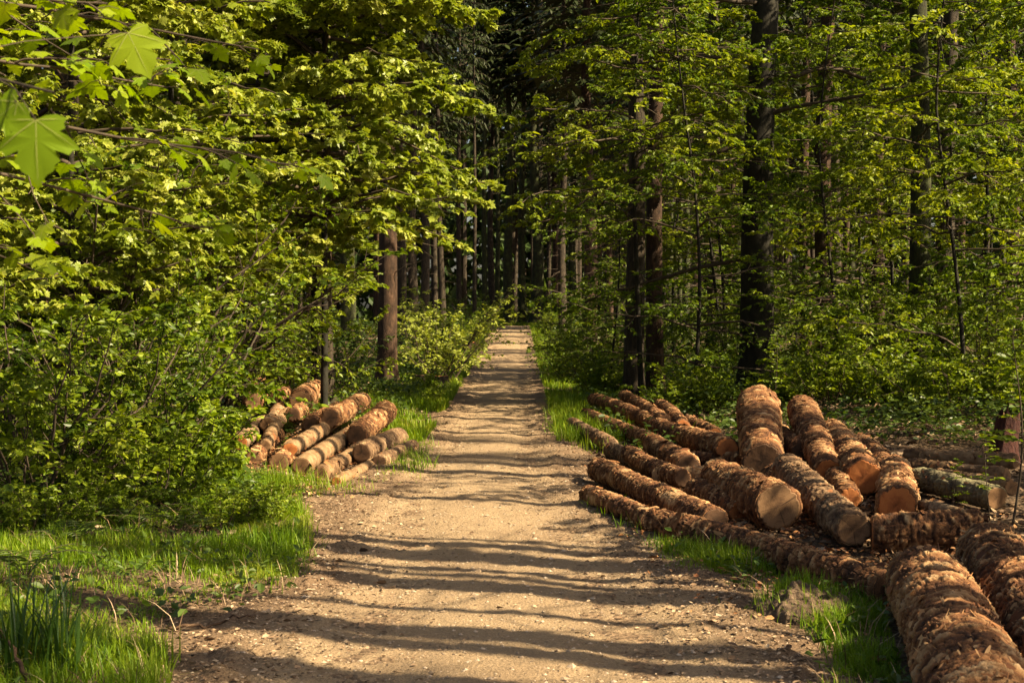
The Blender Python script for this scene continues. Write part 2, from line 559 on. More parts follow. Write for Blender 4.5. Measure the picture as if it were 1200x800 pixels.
def track_mat():
    m, nt = new_mat('sandy_track')
    tc = N(nt, 'ShaderNodeTexCoord')
    n1 = N(nt, 'ShaderNodeTexNoise', i_Scale=85.0, i_Detail=8.0, i_Roughness=.75)
    n2 = N(nt, 'ShaderNodeTexNoise', i_Scale=1.6, i_Detail=6.0, i_Roughness=.65)
    mp = N(nt, 'ShaderNodeMapping')
    mp.inputs['Scale'].default_value = (1, .45, 1)
    n3 = N(nt, 'ShaderNodeTexVoronoi', i_Scale=48.0)
    nt.links.new(tc.outputs['Object'], mp.inputs[0])
    for n in (n1, n3):
        nt.links.new(tc.outputs['Object'], n.inputs['Vector'])
    nt.links.new(mp.outputs[0], n2.inputs['Vector'])
    sand = ramp(nt, [(.25, (.14, .088, .046)), (.42, (.22, .15, .085)), (.58, (.30, .215, .128)), (.78, (.38, .285, .18))], n1.outputs[0])
    soil = ramp(nt, [(.3, (.05, .032, .02)), (.52, (.15, .095, .055)), (.75, (.28, .195, .12))], n1.outputs[0])
    at_ = N(nt, 'ShaderNodeAttribute', attribute_name='wear')
    f = N(nt, 'ShaderNodeMath', operation='ADD')
    g = N(nt, 'ShaderNodeMapRange')
    g.inputs[1].default_value, g.inputs[2].default_value = .3, .7
    g.inputs[3].default_value, g.inputs[4].default_value = -.35, .55
    nt.links.new(n2.outputs[0], g.inputs[0])
    nt.links.new(g.outputs[0], f.inputs[0])
    nt.links.new(at_.outputs['Fac'], f.inputs[1])
    f.use_clamp = True
    mx = N(nt, 'ShaderNodeMix', data_type='RGBA')
    nt.links.new(f.outputs[0], mx.inputs[0])
    nt.links.new(sand, mx.inputs[6])
    nt.links.new(soil, mx.inputs[7])
    pb = N(nt, 'ShaderNodeBsdfPrincipled', i_Roughness=.88)
    pb.inputs['Specular IOR Level'].default_value = .2
    nt.links.new(mx.outputs[2], pb.inputs['Base Color'])
    ad = N(nt, 'ShaderNodeMath', operation='MULTIPLY_ADD')
    ad.inputs[1].default_value = .6
    nt.links.new(n3.outputs[0], ad.inputs[0])
    nt.links.new(n1.outputs[0], ad.inputs[2])
    bp = N(nt, 'ShaderNodeBump', i_Strength=.8, i_Distance=.02)
    nt.links.new(ad.outputs[0], bp.inputs['Height'])
    nt.links.new(bp.outputs[0], pb.inputs['Normal'])
    out = N(nt, 'ShaderNodeOutputMaterial')
    nt.links.new(pb.outputs[0], out.inputs[0])
    return m


sheet('ground', axis([(-120, -20, 5), (-20, -6, .7), (-6, 6, .12), (6, 20, .6), (20, 121, 5)]),
      axis([(-45, 3, 1.5), (3, 22, .12), (22, 60, .35), (60, 150, 1.2), (150, 290, 7)]), ground_z, floor_mat(), 'dirt', dirtness)


def track_z(X, Y):
    l, r = edges(Y)
    jag = .35 * (fbm(X * 1.1, Y * 1.1, 0, 31) - .5) + .25 * (fbm(X * 4, Y * 4, 0, 33) - .5)
    ins = np.minimum(X - l, r - X) + jag
    t = (X - l) / (r - l)
    rut = -.022 * (np.exp(-((t - .27) / .10) ** 2) + np.exp(-((t - .73) / .10) ** 2))
    rel = .014 * (fbm(X * 1.3, Y * 1.0, 0, 41, 2) - .5) + .022 * (fbm(X * 5, Y * 6, 0, 43, 3) - .5) + .016 * (fbm(X * 17, Y * 17, 0, 45, 2) - .5)
    edge = sstep(.05, .45, ins)
    clods = .05 * np.maximum(fbm(X * 6, Y * 8, 0, 47, 3) - .56, 0) * 3 * (1 - sstep(.2, .9, ins))
    return ground_z(X, Y) + np.where(ins > -.1, .022 * sstep(-.1, .1, ins), -.05 * np.clip(-ins, 0, 1)) + edge * rut + rel * edge + clods


def wear(X, Y):
    l, r = edges(Y)
    ins = np.minimum(X - l, r - X) + .6 * (fbm(X * 1.1, Y * .9, 0, 51) - .5)
    return .95 * (1 - sstep(.05, .7, ins)) + .12 * (fbm(X * 3, Y * 2, 0, 53) - .5)


TGX = axis([(-2.6, 2.6, .028)])
for nm, ys in (('forest_track', axis([(3.4, 9, .024), (9, 14, .032), (14, 26, .055), (26, 60, .16), (60, 118, .5)])),):
    sheet(nm, TGX, ys, track_z, track_mat(), 'wear', wear)

# ------------------------------------------------------------------ logs
TMPL_LOGS = []


def make_log(spec, r_):
    (p0, r0), (p1, r1) = spec['a'], spec['b']      # a = the end nearer the camera
    p0, p1 = np.array(p0), np.array(p1)
    L = float(np.linalg.norm(p1 - p0))
    near = min(p0[1], p1[1])
    du = .0065 if near < 8.5 else (.010 if near < 14 else .015)
    Mn = 190 if near < 8.5 else (104 if near < 14 else 64)
    nu = max(30, int(L / du))
    u = np.linspace(0, L, nu)[:, None]
    th = (np.arange(Mn) * 2 * PI / Mn)[None]
    cy, sy = np.cos(th), np.sin(th)
    s = spec['seed']
    R = r0 + (r1 - r0) * u / L
    peel = spec.get('peel', .15)
    per = spec.get('per', .085) * r_.uniform(.85, 1.15)
    amp = spec.get('amp', .017) * min(1.15, max(.55, (r0 + r1) / .32))
    W = R * 1.0
    q = u / per + 1.3 * (fbm(u * 3, cy * R * 7 + 5, sy * R * 7, s, 3) - .5) + .55 * (vnoise(u * 14, cy * R * 22, sy * R * 22, s + 3) - .5)
    if spec.get('flip'):
        q = -q
    cell = np.floor(q)
    f = q - cell
    a = vnoise(cell * 7.31 + 3, cy * 1.6 + 9, sy * 1.6, s + 11)
    a = .15 + 1.1 * sstep(.3, .85, a)
    q2 = u / (per * .36) + 1.7 * (fbm(u * 9, cy * R * 16, sy * R * 16, s + 13, 3) - .5) * 2
    f2 = q2 - np.floor(q2)
    a2 = sstep(.35, .75, vnoise(np.floor(q2) * 3.7, cy * R * 20, sy * R * 20, s + 15))
    ring = 1.05 * amp * a * (f ** 1.5) + .55 * amp * a2 * f2 ** 1.3
    fine = .009 * (fbm(u * 34, cy * R * 22, sy * R * 22, s + 21, 3) - .5) + .010 * (fbm(u * 7, cy * R * 18, sy * R * 18, s + 23, 2) - .5)
    pl = sstep(.5 - .12, .5 + .12, fbm(u * 2.2, cy * R * 8, sy * R * 8, s + 31, 3) + (peel - .5) * .75)
    low = .05 * R * (fbm(u * 1.5, cy * 1.0, sy * 1.0, s + 41, 2) - .5) * 2
    # ragged, cracked surface: thin ridges running round the log, broken by short cracks
    rg = 1 - np.abs(2 * fbm(u * 30, cy * R * 6, sy * R * 6, s + 25, 3) - 1)
    rg2 = 1 - np.abs(2 * fbm(u * 11, cy * R * 24, sy * R * 24, s + 27, 2) - 1)
    crack = np.clip((rg - .86) / .14, 0, 1) * .010 + np.clip((rg2 - .9) / .1, 0, 1) * .009
    fine = fine - crack * (1.25 if near < 10 else 1.0) + (.5 - np.abs(fbm(u * 60, cy * R * 45, sy * R * 45, s + 29, 2) - .5)) * .004
    rr = R + low + (ring + fine * 1.2) * (1 - .8 * pl) + fine * .3 - .007 * pl
    # pulled in over the last centimetres so that the ends are a little rounded
    e = np.minimum(u, L - u)
    rr = rr - .35 * ring * (1 - sstep(0, .05, e)) - .008 * (1 - sstep(0, .03, e))
    bend = .018 * L * np.sin(u / L * PI) * r_.normal(0, .35)
    bend2 = .018 * L * np.sin(u / L * PI) * r_.normal(0, .2)
    tilt = r_.normal(0, .05, 2)
    uu = u + (cy * R * tilt[0] + sy * R * tilt[1]) * np.where(u < .1, 1 - u / .1, 0)
    V = np.stack([np.broadcast_to(uu, rr.shape), rr * cy + bend, rr * sy + bend2], -1)
    idx = np.arange(nu * Mn).reshape(nu, Mn)
    fa = np.stack([idx[:-1], np.roll(idx, -1, 1)[:-1], np.roll(idx, -1, 1)[1:], idx[1:]], -1).reshape(-1, 4)[:, ::-1]
    lift = np.clip(-18 * crack + .16 + (.45 * f * a + .3 * f2 * a2) * (1 - .3 * pl) + .45 * pl + .25 * (fbm(u * 5, cy * R * 12, sy * R * 12, s + 51) - .5), 0, 1)
    mb = MB()
    mb.add(V, fa, 0, lift)
    # bark annulus at both ends
    caps = []
    for e_i, sg in ((0, -1), (nu - 1, 1)):
        ring0 = V[e_i]
        c = np.array([V[e_i, :, 0].mean(), bend[e_i, 0], bend2[e_i, 0]])
        inner = c + (ring0 - c) * .86
        i0 = mb.n
        mb.add(np.concatenate([ring0, inner]), np.stack([np.arange(Mn), np.arange(Mn) + Mn, (np.arange(Mn) + 1) % Mn + Mn, (np.arange(Mn) + 1) % Mn], -1)[:, ::sg], 0, np.full(2 * Mn, .35))
        rings = [0.0, .25, .5, .75, .88, .955]
        cv, ca = [c[None] + [[sg * .004, 0, 0]]], [np.zeros(1)]
        rn = .97 + .03 * vnoise(cy * 3, sy * 3, 0, s + 61)[0]
        for k in rings[1:]:
            w = c + (ring0 - c) * k * rn[:, None] + np.array([sg * .004, 0, 0])
            w[:, 0] += .003 * (vnoise(w[:, 1] * 30, w[:, 2] * 30, 0, s + 63) - .5)
            cv.append(w)
            ca.append(np.full(Mn, k))
        back = c + (ring0 - c) * .955 * rn[:, None] - np.array([sg * .01, 0, 0])
        cv.append(back)
        ca.append(np.full(Mn, 1.0))
        cb = MB()
        ff = [np.stack([np.zeros(Mn, int), 1 + np.arange(Mn), 1 + (np.arange(Mn) + 1) % Mn], -1)[:, ::sg]]
        for k in range(len(rings) - 1):
            b0, b1 = 1 + k * Mn, 1 + (k + 1) * Mn
            j = np.arange(Mn)
            j2 = (j + 1) % Mn
            ff.append(np.stack([b0 + j, b1 + j, b1 + j2, b0 + j2], -1)[:, ::sg])
        cb.add(np.concatenate(cv), ff, 0, np.concatenate(ca))
        caps.append(cb)
    name = 'felled_log'
    o = link(name, mb.mesh(name, M[spec.get('mat', 'log_bark')], True, 'lift'))
    x = Vector((p1 - p0) / L)
    up = Vector((0, 0, 1))
    y = up.cross(x).normalized()
    z = x.cross(y)
    mat = Matrix((x, y, z)).transposed().to_4x4()
    mat.translation = Vector(p0)
    o.matrix_world = mat
    for cb in caps:
        link('cut_end', cb.mesh('cut_end', M[spec.get('end', 'end_orange')], True, 'lift'), o)
    # loose bark: curled flakes rising from the surface
    nf = int(spec.get('flakes', 230) * 1.0 * L * (r0 + r1) / .3)
    if nf > 0:
        fb = MB()
        fu = r_.uniform(.02, L - .02, nf)
        ft = r_.uniform(0, 2 * PI, nf)
        iu = np.clip((fu / L * (nu - 1)).astype(int), 0, nu - 1)
        it = np.clip((ft / (2 * PI) * Mn).astype(int), 0, Mn - 1)
        keep = vnoise(fu * 4, np.cos(ft) * 2, np.sin(ft) * 2, s + 71) > .34
        fu, ft, iu, it = fu[keep], ft[keep], iu[keep], it[keep]
        base = V[iu, it]
        rad = np.stack([np.zeros_like(ft), np.cos(ft), np.sin(ft)], -1)
        tan = np.stack([np.zeros_like(ft), -np.sin(ft), np.cos(ft)], -1)
        axv = np.array([1.0, 0, 0])
        ang = r_.normal(0, .35, len(ft)) + np.where(r_.random(len(ft)) < .75, 0, PI) * (1 if spec.get('flip') else 1)
        strip = r_.random(len(ft)) < .5                 # a few long shreds, the rest short plates lying round the log
        dirv = tan * np.sin(ang)[:, None] + axv * np.cos(ang)[:, None]
        wid = np.cross(rad, dirv)
        ln = np.exp(r_.normal(math.log(.021 if near > 9 else .013), .55, len(ft)))
        wd = ln * np.where(strip, r_.uniform(.15, .35, len(ft)), r_.uniform(.6, 1.8, len(ft)))
        ln = np.where(strip, ln * 2.4, ln)
        curl = r_.uniform(.15, .75, len(ft)) * np.minimum(ln, .035)
        base = base - rad * .003
        rows = []
        for k, (tt, ww) in enumerate(((0, .8), (.35, 1), (.7, .9), (1, .55))):
            c0 = base + dirv * (ln * tt)[:, None] + rad * (curl * tt ** 1.5 - .5 * (ln * tt * np.sin(ang)) ** 2 / .15)[:, None]
            j = r_.normal(0, .26, (2, len(ft)))
            sag = (.5 * (wd * ww * .5) ** 2 / .15)[:, None] * rad
            rows.append(c0 + wid * (wd * ww * (.5 + j[0] * (k > 0)))[:, None] - sag)
            rows.append(c0 - wid * (wd * ww * (.5 + j[1] * (k > 0)))[:, None] - sag)
        FV = np.stack(rows, 1)
        off = (np.arange(len(ft)) * 8)[:, None, None]
        q_ = np.array([[0, 1, 3, 2], [2, 3, 5, 4], [4, 5, 7, 6]])[None]
        fb.add(FV.reshape(-1, 3), (q_ + off).reshape(-1, 4))
        link('loose_bark', fb.mesh('loose_bark', M['flake'], True), o, None, kind='stuff')
    o['label'], o['category'], o['group'] = spec['label'], 'log', spec['group']
    return o


def E(px, py, Y, r):
    return (at(px, py, Y), r)


RG, LG = 'spruce logs heaped on the right of the track', 'spruce logs stacked on the left of the track'
LOGS = [
    # right heap -------------------------------------------------------
    dict(a=E(1165, 905, 4.9, .215), b=E(1083, 681, 8.05, .205), amp=.013, per=.075, flakes=900, label='thickest shaggy log in front on the right, running out of the bottom edge', group=RG),
    dict(a=E(1272, 842, 5.6, .20), b=E(1158, 648, 8.75, .19), amp=.012, per=.075, flakes=800, label='shaggy log lying just right of the thickest front log, cut by the right edge', group=RG),
    dict(end='end_dirty', a=E(1040, 692, 8.25, .105), b=E(862, 634, 10.15, .095), amp=.018, flakes=420, label='thin bark-covered log at the grassy verge, touching the thickest front log', group=RG),
    dict(a=E(886, 641, 9.85, .105), b=E(766, 611, 10.95, .105), amp=.018, flakes=420, label='dark shredded front log between the two verge logs at the pile foot', group=RG),
    dict(end='end_dirty', a=E(764, 610, 11.1, .092), b=E(688, 579, 12.9, .085), amp=.012, per=.06, peel=.3, flakes=120, label='thin tan log lying lowest along the track edge, its far end by a grass tuft', group=RG),
    dict(end='end_dirty', a=E(838, 611, 11.0, .115), b=E(700, 549, 14.4, .115), amp=.016, per=.07, peel=.28, flakes=130, label='long sunlit scaly log lying above the thin tan log at the track edge', group=RG),
    dict(a=E(912, 594, 11.25, .182), b=E(843, 561, 13.4, .175), amp=.022, end='end_tan', flakes=300, label='thick dark log whose large pale brown sawn end faces the camera', group=RG),
    dict(a=E(1000, 620, 10.3, .128), b=E(922, 549, 13.5, .14), amp=.02, per=.11, mat='log_grey', end='end_tan', flakes=140, label='grey ring-barked log pointing at the camera beside the largest sawn end', group=RG),
    dict(end='end_dirty', a=E(894, 541, 14.5, .20), b=E(888, 476, 17.6, .25), amp=.018, peel=.2, flakes=260, label='broad log with round-shouldered top sloping down behind the large pale sawn end', group=RG),
    dict(a=E(971, 553, 14.0, .133), b=E(940, 480, 17.2, .18), amp=.018, per=.075, peel=.25, flakes=260, label='sloping log with small dark red end left of the bright orange end', group=RG),
    dict(a=E(1012, 559, 13.4, .172), b=E(975, 508, 17.0, .16), amp=.018, flakes=520, label='flaky log with the brightest round orange sawn end in the heap', group=RG),
    dict(a=E(996, 584, 12.4, .10), b=E(966, 545, 15.2, .09), amp=.014, flakes=220, label='small log wedged under the brightest orange sawn end', group=RG),
    dict(a=E(1051, 592, 11.7, .158), b=E(1048, 552, 14.2, .155), amp=.018, flakes=420, label='log with cracked orange end between the bright orange end and the mossy log', group=RG),
    dict(a=E(1022, 628, 10.3, .14), b=E(1150, 621, 10.2, .15), amp=.014, per=.10, flakes=200, label='dark ringed log lying crosswise behind the thickest front log', group=RG),
    dict(a=E(1168, 583, 12.4, .11), b=E(1076, 560, 13.6, .112), amp=.007, mat='log_moss', peel=.3, flakes=30, end='end_tan', label='smooth grey-green mossy log lying crosswise right of the orange ends', group=RG),
    dict(a=E(1190, 541, 15.1, .09), b=E(1062, 532, 16.0, .085), amp=.012, mat='log_peeled', peel=.45, flakes=160, end='end_tan', label='uppermost of the pale bare logs lying crosswise before the undergrowth', group=RG),
    dict(a=E(1180, 557, 14.3, .085), b=E(1066, 546, 15.2, .09), amp=.012, mat='log_peeled', peel=.45, flakes=160, end='end_tan', label='middle one of the pale bare logs lying crosswise at the right', group=RG),
    dict(a=E(1185, 571, 13.4, .08), b=E(1098, 557, 14.4, .075), amp=.012, mat='log_peeled', peel=.45, flakes=80, end='end_tan', label='pale bare crosswise log lying against the back of the mossy log', group=RG),
    dict(a=E(1124, 601, 11.2, .055), b=E(1080, 591, 11.9, .05), amp=.006, mat='log_grey', peel=.5, flakes=30, end='end_tan', label='short thin branch-like log poking out under the mossy log', group=RG),
    dict(a=E(852, 557, 14.0, .098), b=E(768, 557, 14.4, .092), amp=.008, per=.07, peel=.6, flakes=110, label='smooth yellowish log lying nearly level behind the long sunlit scaly log', group=RG),
    dict(a=E(868, 538, 15.6, .085), b=E(796, 538, 16.2, .08), amp=.012, flakes=220, label='short log jammed above the smooth yellowish level log', group=RG),
    dict(a=E(853, 527, 15.7, .132), b=E(792, 508, 18.6, .125), amp=.018, flakes=420, label='log with small orange oval end left of the broad sloping log', group=RG),
    dict(end='end_dirty', a=E(806, 548, 14.9, .135), b=E(765, 521, 17.4, .12), amp=.02, flakes=220, label='stout dark log end-on above the smooth yellowish level log, left of centre', group=RG),
    dict(end='end_dirty', a=E(716, 522, 17.6, .10), b=E(670, 497, 21.2, .10), amp=.012, mat='log_grey', flakes=80, label='log nearest the track in the far right bundle, grass at its near end', group=RG),
    dict(end='end_dirty', a=E(767, 519, 17.9, .11), b=E(687, 486, 23.0, .105), amp=.014, flakes=140, label='middle long log of the three running back along the track', group=RG),
    dict(end='end_dirty', a=E(789, 508, 18.5, .115), b=E(696, 468, 25.0, .115), amp=.014, flakes=140, label='highest long log of the three running back along the track', group=RG),
    dict(end='end_dirty', a=E(772, 550, 14.9, .095), b=E(716, 527, 17.1, .095), amp=.014, mat='log_grey', flakes=120, label='short dark log lying behind the far end of the long sunlit scaly log', group=RG),
    dict(end='end_dirty', a=E(800, 560, 13.8, .09), b=E(736, 531, 16.4, .10), amp=.014, flakes=120, label='rounded log squeezed between the short dark log and the long scaly log', group=RG),
    dict(end='end_dirty', a=E(778, 494, 19.5, .10), b=E(731, 464, 25.2, .10), amp=.014, flakes=120, label='log at the back of the far bundle, its end below the twin trunks', group=RG),
    dict(a=E(800, 500, 19.3, .10), b=E(771, 474, 23.5, .11), amp=.014, flakes=120, label='log with pale round far end at the foot of the reddish twin trunk', group=RG),
    dict(a=E(838, 508, 18.8, .09), b=E(806, 494, 21.5, .10), amp=.014, flakes=160, label='small log half under leaves behind the oval orange end', group=RG),
    dict(end='end_dirty', a=E(940, 528, 15.3, .12), b=E(912, 508, 17.6, .12), amp=.018, flakes=420, label='flaky log down in the gap between the two sloping logs', group=RG),
    dict(a=E(1046, 556, 13.8, .12), b=E(1008, 520, 16.8, .12), amp=.018, flakes=520, label='bark-littered log sloping behind the brightest orange end', group=RG),
    dict(a=E(950, 585, 12.3, .12), b=E(905, 555, 14.6, .12), amp=.018, flakes=220, label='log in shade between the large pale end and the grey ring-barked log', group=RG),
    dict(a=E(868, 600, 11.9, .10), b=E(815, 575, 13.4, .10), amp=.016, flakes=320, label='splintered log in the hollow left of the largest sawn end', group=RG),
    # left stack -------------------------------------------------------
    dict(a=E(353, 546, 15.0, .108), b=E(421, 503, 19.4, .12), mat='log_peeled', peel=.75, amp=.008, end='end_tan', flakes=50, label='bare pale log with the biggest front end in the lower left stack', group=LG),
    dict(a=E(339, 527, 15.6, .092), b=E(388, 495, 19.0, .10), mat='log_peeled', peel=.6, amp=.008, flakes=60, label='pale log with round end above and left of the biggest front end', group=LG),
    dict(end='end_tan', a=E(311, 522, 15.9, .072), b=E(336, 484, 19.5, .085), mat='log_peeled', peel=.65, amp=.008, flakes=60, label='narrow pale log with small dark end, top front of left stack', group=LG),
    dict(a=E(281, 518, 15.7, .10), b=E(309, 494, 19.4, .10), mat='log_grey', peel=.5, amp=.01, flakes=80, label='leftmost thick log of the left stack, its big end half hidden by leaves', group=LG),
    dict(a=E(297, 538, 15.2, .088), b=E(325, 508, 18.4, .09), amp=.012, end='end_tan', flakes=120, label='dark-ended bottom log beneath the leftmost thick log', group=LG),
    dict(a=E(327, 545, 15.05, .11), b=E(362, 512, 18.6, .10), amp=.016, end='end_tan', flakes=520, label='shredded bottom log with dark ragged end left of the biggest front end', group=LG),
    dict(end='end_tan', a=E(375, 556, 14.6, .085), b=E(424, 526, 17.8, .09), mat='log_peeled', peel=.5, amp=.010, flakes=90, label='log with oval end just right of the biggest front end', group=LG),
    dict(a=E(394, 564, 14.3, .062), b=E(443, 543, 16.4, .065), mat='log_peeled', peel=.55, amp=.007, flakes=60, label='thinnest log at the right foot of the left stack', group=LG),
    dict(end='end_dirty', a=E(418, 510, 17.6, .13), b=E(453, 482, 20.4, .15), mat='log_bark', amp=.012, flakes=420, label='dark log with large round bark butt on the top right of the left stack', group=LG),
    dict(end='end_dirty', a=E(386, 490, 18.0, .12), b=E(424, 470, 21.4, .135), amp=.018, mat='log_bark', flakes=160, label='dark shaded log on top in the middle of the left stack', group=LG),
    dict(end='end_dirty', a=E(424, 530, 16.2, .11), b=E(467, 512, 18.8, .125), amp=.018, mat='log_grey', flakes=140, label='dark log under the large round butt, right side of left stack', group=LG),
    dict(end='end_dirty', a=E(444, 543, 15.9, .088), b=E(484, 528, 17.8, .09), amp=.014, mat='log_grey', flakes=140, label='lowest rear log of the left stack nearest the track', group=LG),
    dict(a=E(352, 470, 20.0, .155), b=E(372, 458, 23.5, .16), amp=.02, mat='log_bark', end='end_tan', flakes=120, label='thick dark log highest at the back of the left stack', group=LG),
    dict(a=E(322, 466, 20.2, .085), b=E(336, 459, 23.5, .09), amp=.012, end='end_tan', flakes=100, label='small round-ended log at the upper back left of the left stack', group=LG),
    dict(end='end_tan', a=E(296, 470, 19.2, .12), b=E(304, 450, 22.5, .12), amp=.02, flakes=1200, label='red-brown splintered log end among leaves at the far left of the stack', group=LG),
    dict(end='end_dirty', a=E(343, 486, 18.6, .095), b=E(365, 474, 21.8, .10), amp=.016, flakes=420, label='log with curled bark behind the narrow pale log', group=LG),
    dict(end='end_dirty', a=E(363, 498, 17.6, .10), b=E(392, 480, 20.6, .10), amp=.016, flakes=420, label='bark-curled log between the two pale logs, upper left stack', group=LG),
    dict(a=E(249, 503, 16.6, .07), b=E(268, 488, 19.0, .07), amp=.012, end='end_tan', flakes=100, label='small log end peeping from the bush left of the left stack', group=LG),
    dict(end='end_tan', a=E(313, 497, 17.6, .10), b=E(328, 478, 20.5, .10), amp=.014, mat='log_grey', peel=.5, flakes=160, label='patchy grey-brown log at the upper left of the left stack', group=LG),
]
lr = np.random.default_rng(5)
log_shadow = []
for i, s_ in enumerate(LOGS):
    s_['seed'] = 100 + i * 13
    s_['flip'] = i % 2
    for k in ('a', 'b'):
        p, r = s_[k]
        g = float(ground_z(p[0], p[1]))
        if p[2] - r < g - .03:
            p[2] = g + r - .03
        s_[k] = (p, r)
    make_log(s_, lr)
    log_shadow.append((s_['a'], s_['b']))


# ------------------------------------------------------------------ trees
def trunk_mesh(r_, name, H, r0, r1, mat, flare=.35, sides=18, rows=60, lean=(0, 0), seed=0, rough=.05, sway=.15):
    z = np.concatenate([np.linspace(-.35, .9, 12)[:-1], np.linspace(.9, H, rows)])
    t = np.clip(z / H, 0, 1)
    R = r0 + (r1 - r0) * t ** .9 + flare * r0 * np.exp(-np.maximum(z + .1, 0) / .28)
    ax = lean[0] * z + sway * np.sin(z * .35 + seed) * np.minimum(1, z / 5) * .5
    ay = lean[1] * z + sway * np.cos(z * .3 + seed * 2) * np.minimum(1, z / 5) * .5 - sway * .5 * np.cos(seed * 2) * 0
    th = np.arange(sides) * 2 * PI / sides
    lob = 1 + (.30 * np.exp(-np.maximum(z, 0) / .3))[:, None] * np.sin(th * 5 + seed)[None] + rough * 2 * (fbm(np.cos(th)[None] * 2.5, np.sin(th)[None] * 2.5, z[:, None] * 1.4, seed, 3) - .5)
    V = np.stack([ax[:, None] + R[:, None] * lob * np.cos(th), ay[:, None] + R[:, None] * lob * np.sin(th), np.broadcast_to(z[:, None], lob.shape)], -1)
    idx = np.arange(V.shape[0] * sides).reshape(-1, sides)
    f = np.stack([idx[:-1], np.roll(idx, -1, 1)[:-1], np.roll(idx, -1, 1)[1:], idx[1:]], -1).reshape(-1, 4)
    mb = MB()
    mb.add(V, f)
    return mb.mesh(name, mat), (z, ax, ay, R)


def on_trunk(info, h):
    z, ax, ay, R = info
    return np.stack([np.interp(h, z, ax), np.interp(h, z, ay), h], -1), np.interp(h, z, R)


def spruce(r_, seed, H=27, r0=.21, crown0=11.0, crown_r=2.0, dens=1.0, mat='spruce_bark', dead=46):
    tm, info = trunk_mesh(r_, 'trunk', H, r0, .02, M[mat], seed=seed)
    bm_, cm = MB(), MB()
    # dead snags below the crown
    h = r_.uniform(2.2, crown0 + 1, dead)
    p, R = on_trunk(info, h)
    az = r_.uniform(0, 2 * PI, dead)
    d = np.stack([np.cos(az), np.sin(az), r_.normal(-.12, .15, dead)], -1)
    c = curves(r_, p, d, r_.uniform(.25, 1.3, dead), 5, .15, .10)
    v, f = tubes(c, np.linspace(.013, .004, 5)[None], 4)
    bm_.add(v, f)
    # live whorls
    hs = np.arange(crown0, H - .6, .55 / dens)
    n = 6
    h = (hs[:, None] + r_.normal(0, .14, (len(hs), n))).ravel()
    p, R = on_trunk(info, h)
    az = (r_.uniform(0, 2 * PI, (len(hs), 1)) + np.arange(n)[None] * 2 * PI / n + r_.normal(0, .25, (len(hs), n))).ravel()
    t = (h - crown0) / (H - crown0)
    L = crown_r * (.35 + .65 * np.minimum(1, t * 4 + .35)) * (1 - t * .9) * r_.uniform(.7, 1.2, len(h)) + .2
    d = np.stack([np.cos(az), np.sin(az), .15 + .3 * t], -1)
    c = curves(r_, p, d, L, 6, .38, .04)
    v, f = tubes(c, np.linspace(.022, .005, 6)[None], 4)
    bm_.add(v, f)
    pp, dd, LL = side_shoots(r_, c, 8, .15, 1, 55, L * .38, .85, .6)
    dd[:, 2] -= .35
    leaves(cm, NEEDLE, pp, dd, np.array([0, 0, 1.0]) + r_.normal(0, .25, pp.shape), np.maximum(LL, .25) * 1.15)
    pp, tan = interp(c, np.tile(np.linspace(.3, .98, 5), (len(c), 1)))
    tan = tan.reshape(-1, 3)
    tan[:, 2] -= .25
    leaves(cm, NEEDLE, pp.reshape(-1, 3), tan, np.array([0, 0, 1.0]) + r_.normal(0, .3, tan.shape), .42)
    return tm, bm_.mesh('branches', M['twig']), cm.mesh('crown', M['needle'], False)


def broadleaf(r_, trunk=None, limbs=(), tmpl=LEAF, leaf=.07, lmat='beech', bark='beech_bark', K2=9, K3=4, KL=6, flat=.8, lflat=.75, name=None,
              sub_len=.42, tw_len=.34, droop=.12, leaf_droop=.25, lt0=.25, ang=48, limb_r=.035):
    """limbs: arrays base(N,3), dir(N,3), L(N), droop(N)"""
    bm_, cm = MB(), MB()
    base, d, L, dr = limbs
    c1 = curves(r_, base, d, L, 9, dr, .05)
    rad = (limb_r * (L / 3.0) ** .8)[:, None] * np.linspace(1, .18, 9)[None]
    v, f = tubes(c1, rad, 6)
    bm_.add(v, f)
    p2, d2, L2 = side_shoots(r_, c1, K2, lt0, 1, ang, L * sub_len, flat)
    c2 = curves(r_, p2, d2, L2, 6, droop, .06)
    v, f = tubes(c2, (.007 * np.clip(L2 / 1.0, .4, 1.6))[:, None] * np.linspace(1, .25, 6)[None], 4)
    bm_.add(v, f)
    p3, d3, L3 = side_shoots(r_, c2, K3, .15, 1, 45, np.clip(L2 * tw_len, .10, .6), flat)
    c3 = curves(r_, p3, d3, L3, 4, droop, .05)
    v, f = tubes(c3, np.linspace(.0028, .001, 4)[None], 3)
    bm_.add(v, f)
    leaf_on(r_, cm, c3, KL, tmpl, leaf, lflat, 50, leaf_droop)
    leaf_on(r_, cm, c2, KL + 2, tmpl, leaf, lflat, 50, leaf_droop)
    return bm_.mesh('branches', M['twig']), cm.mesh(name or 'crown', M[lmat], False)


def limb_set(r_, info, n, h0, h1, Lfun, elev=8, az=None, droop=.12):
    h = np.sort(r_.uniform(h0, h1, n))
    p, R = on_trunk(info, h)
    a = (np.arange(n) * 2.399963 + r_.uniform(0, 6)) if az is None else r_.uniform(az[0], az[1], n)
    e = np.radians(r_.normal(elev, 8, n))
    d = np.stack([np.cos(a) * np.cos(e), np.sin(a) * np.cos(e), np.sin(e)], -1)
    return p + d * R[:, None] * .6, d, Lfun(h) * r_.uniform(.75, 1.15, n), np.full(n, droop)


def assemble(name, meshes, loc, label, cat, group=None, rz=0.0, s=1.0, lean=None):
    t = thing(name, loc, label, cat, group, rz, s)
    for nm, me in meshes:
        link(nm, me, t)
    return t


def base_at(px, py, Y):
    p = at(px, py, Y)
    p[2] = ground_z(p[0], p[1])
    return p


def gpt(x, y):
    return np.array([x, y, float(ground_z(x, y))])


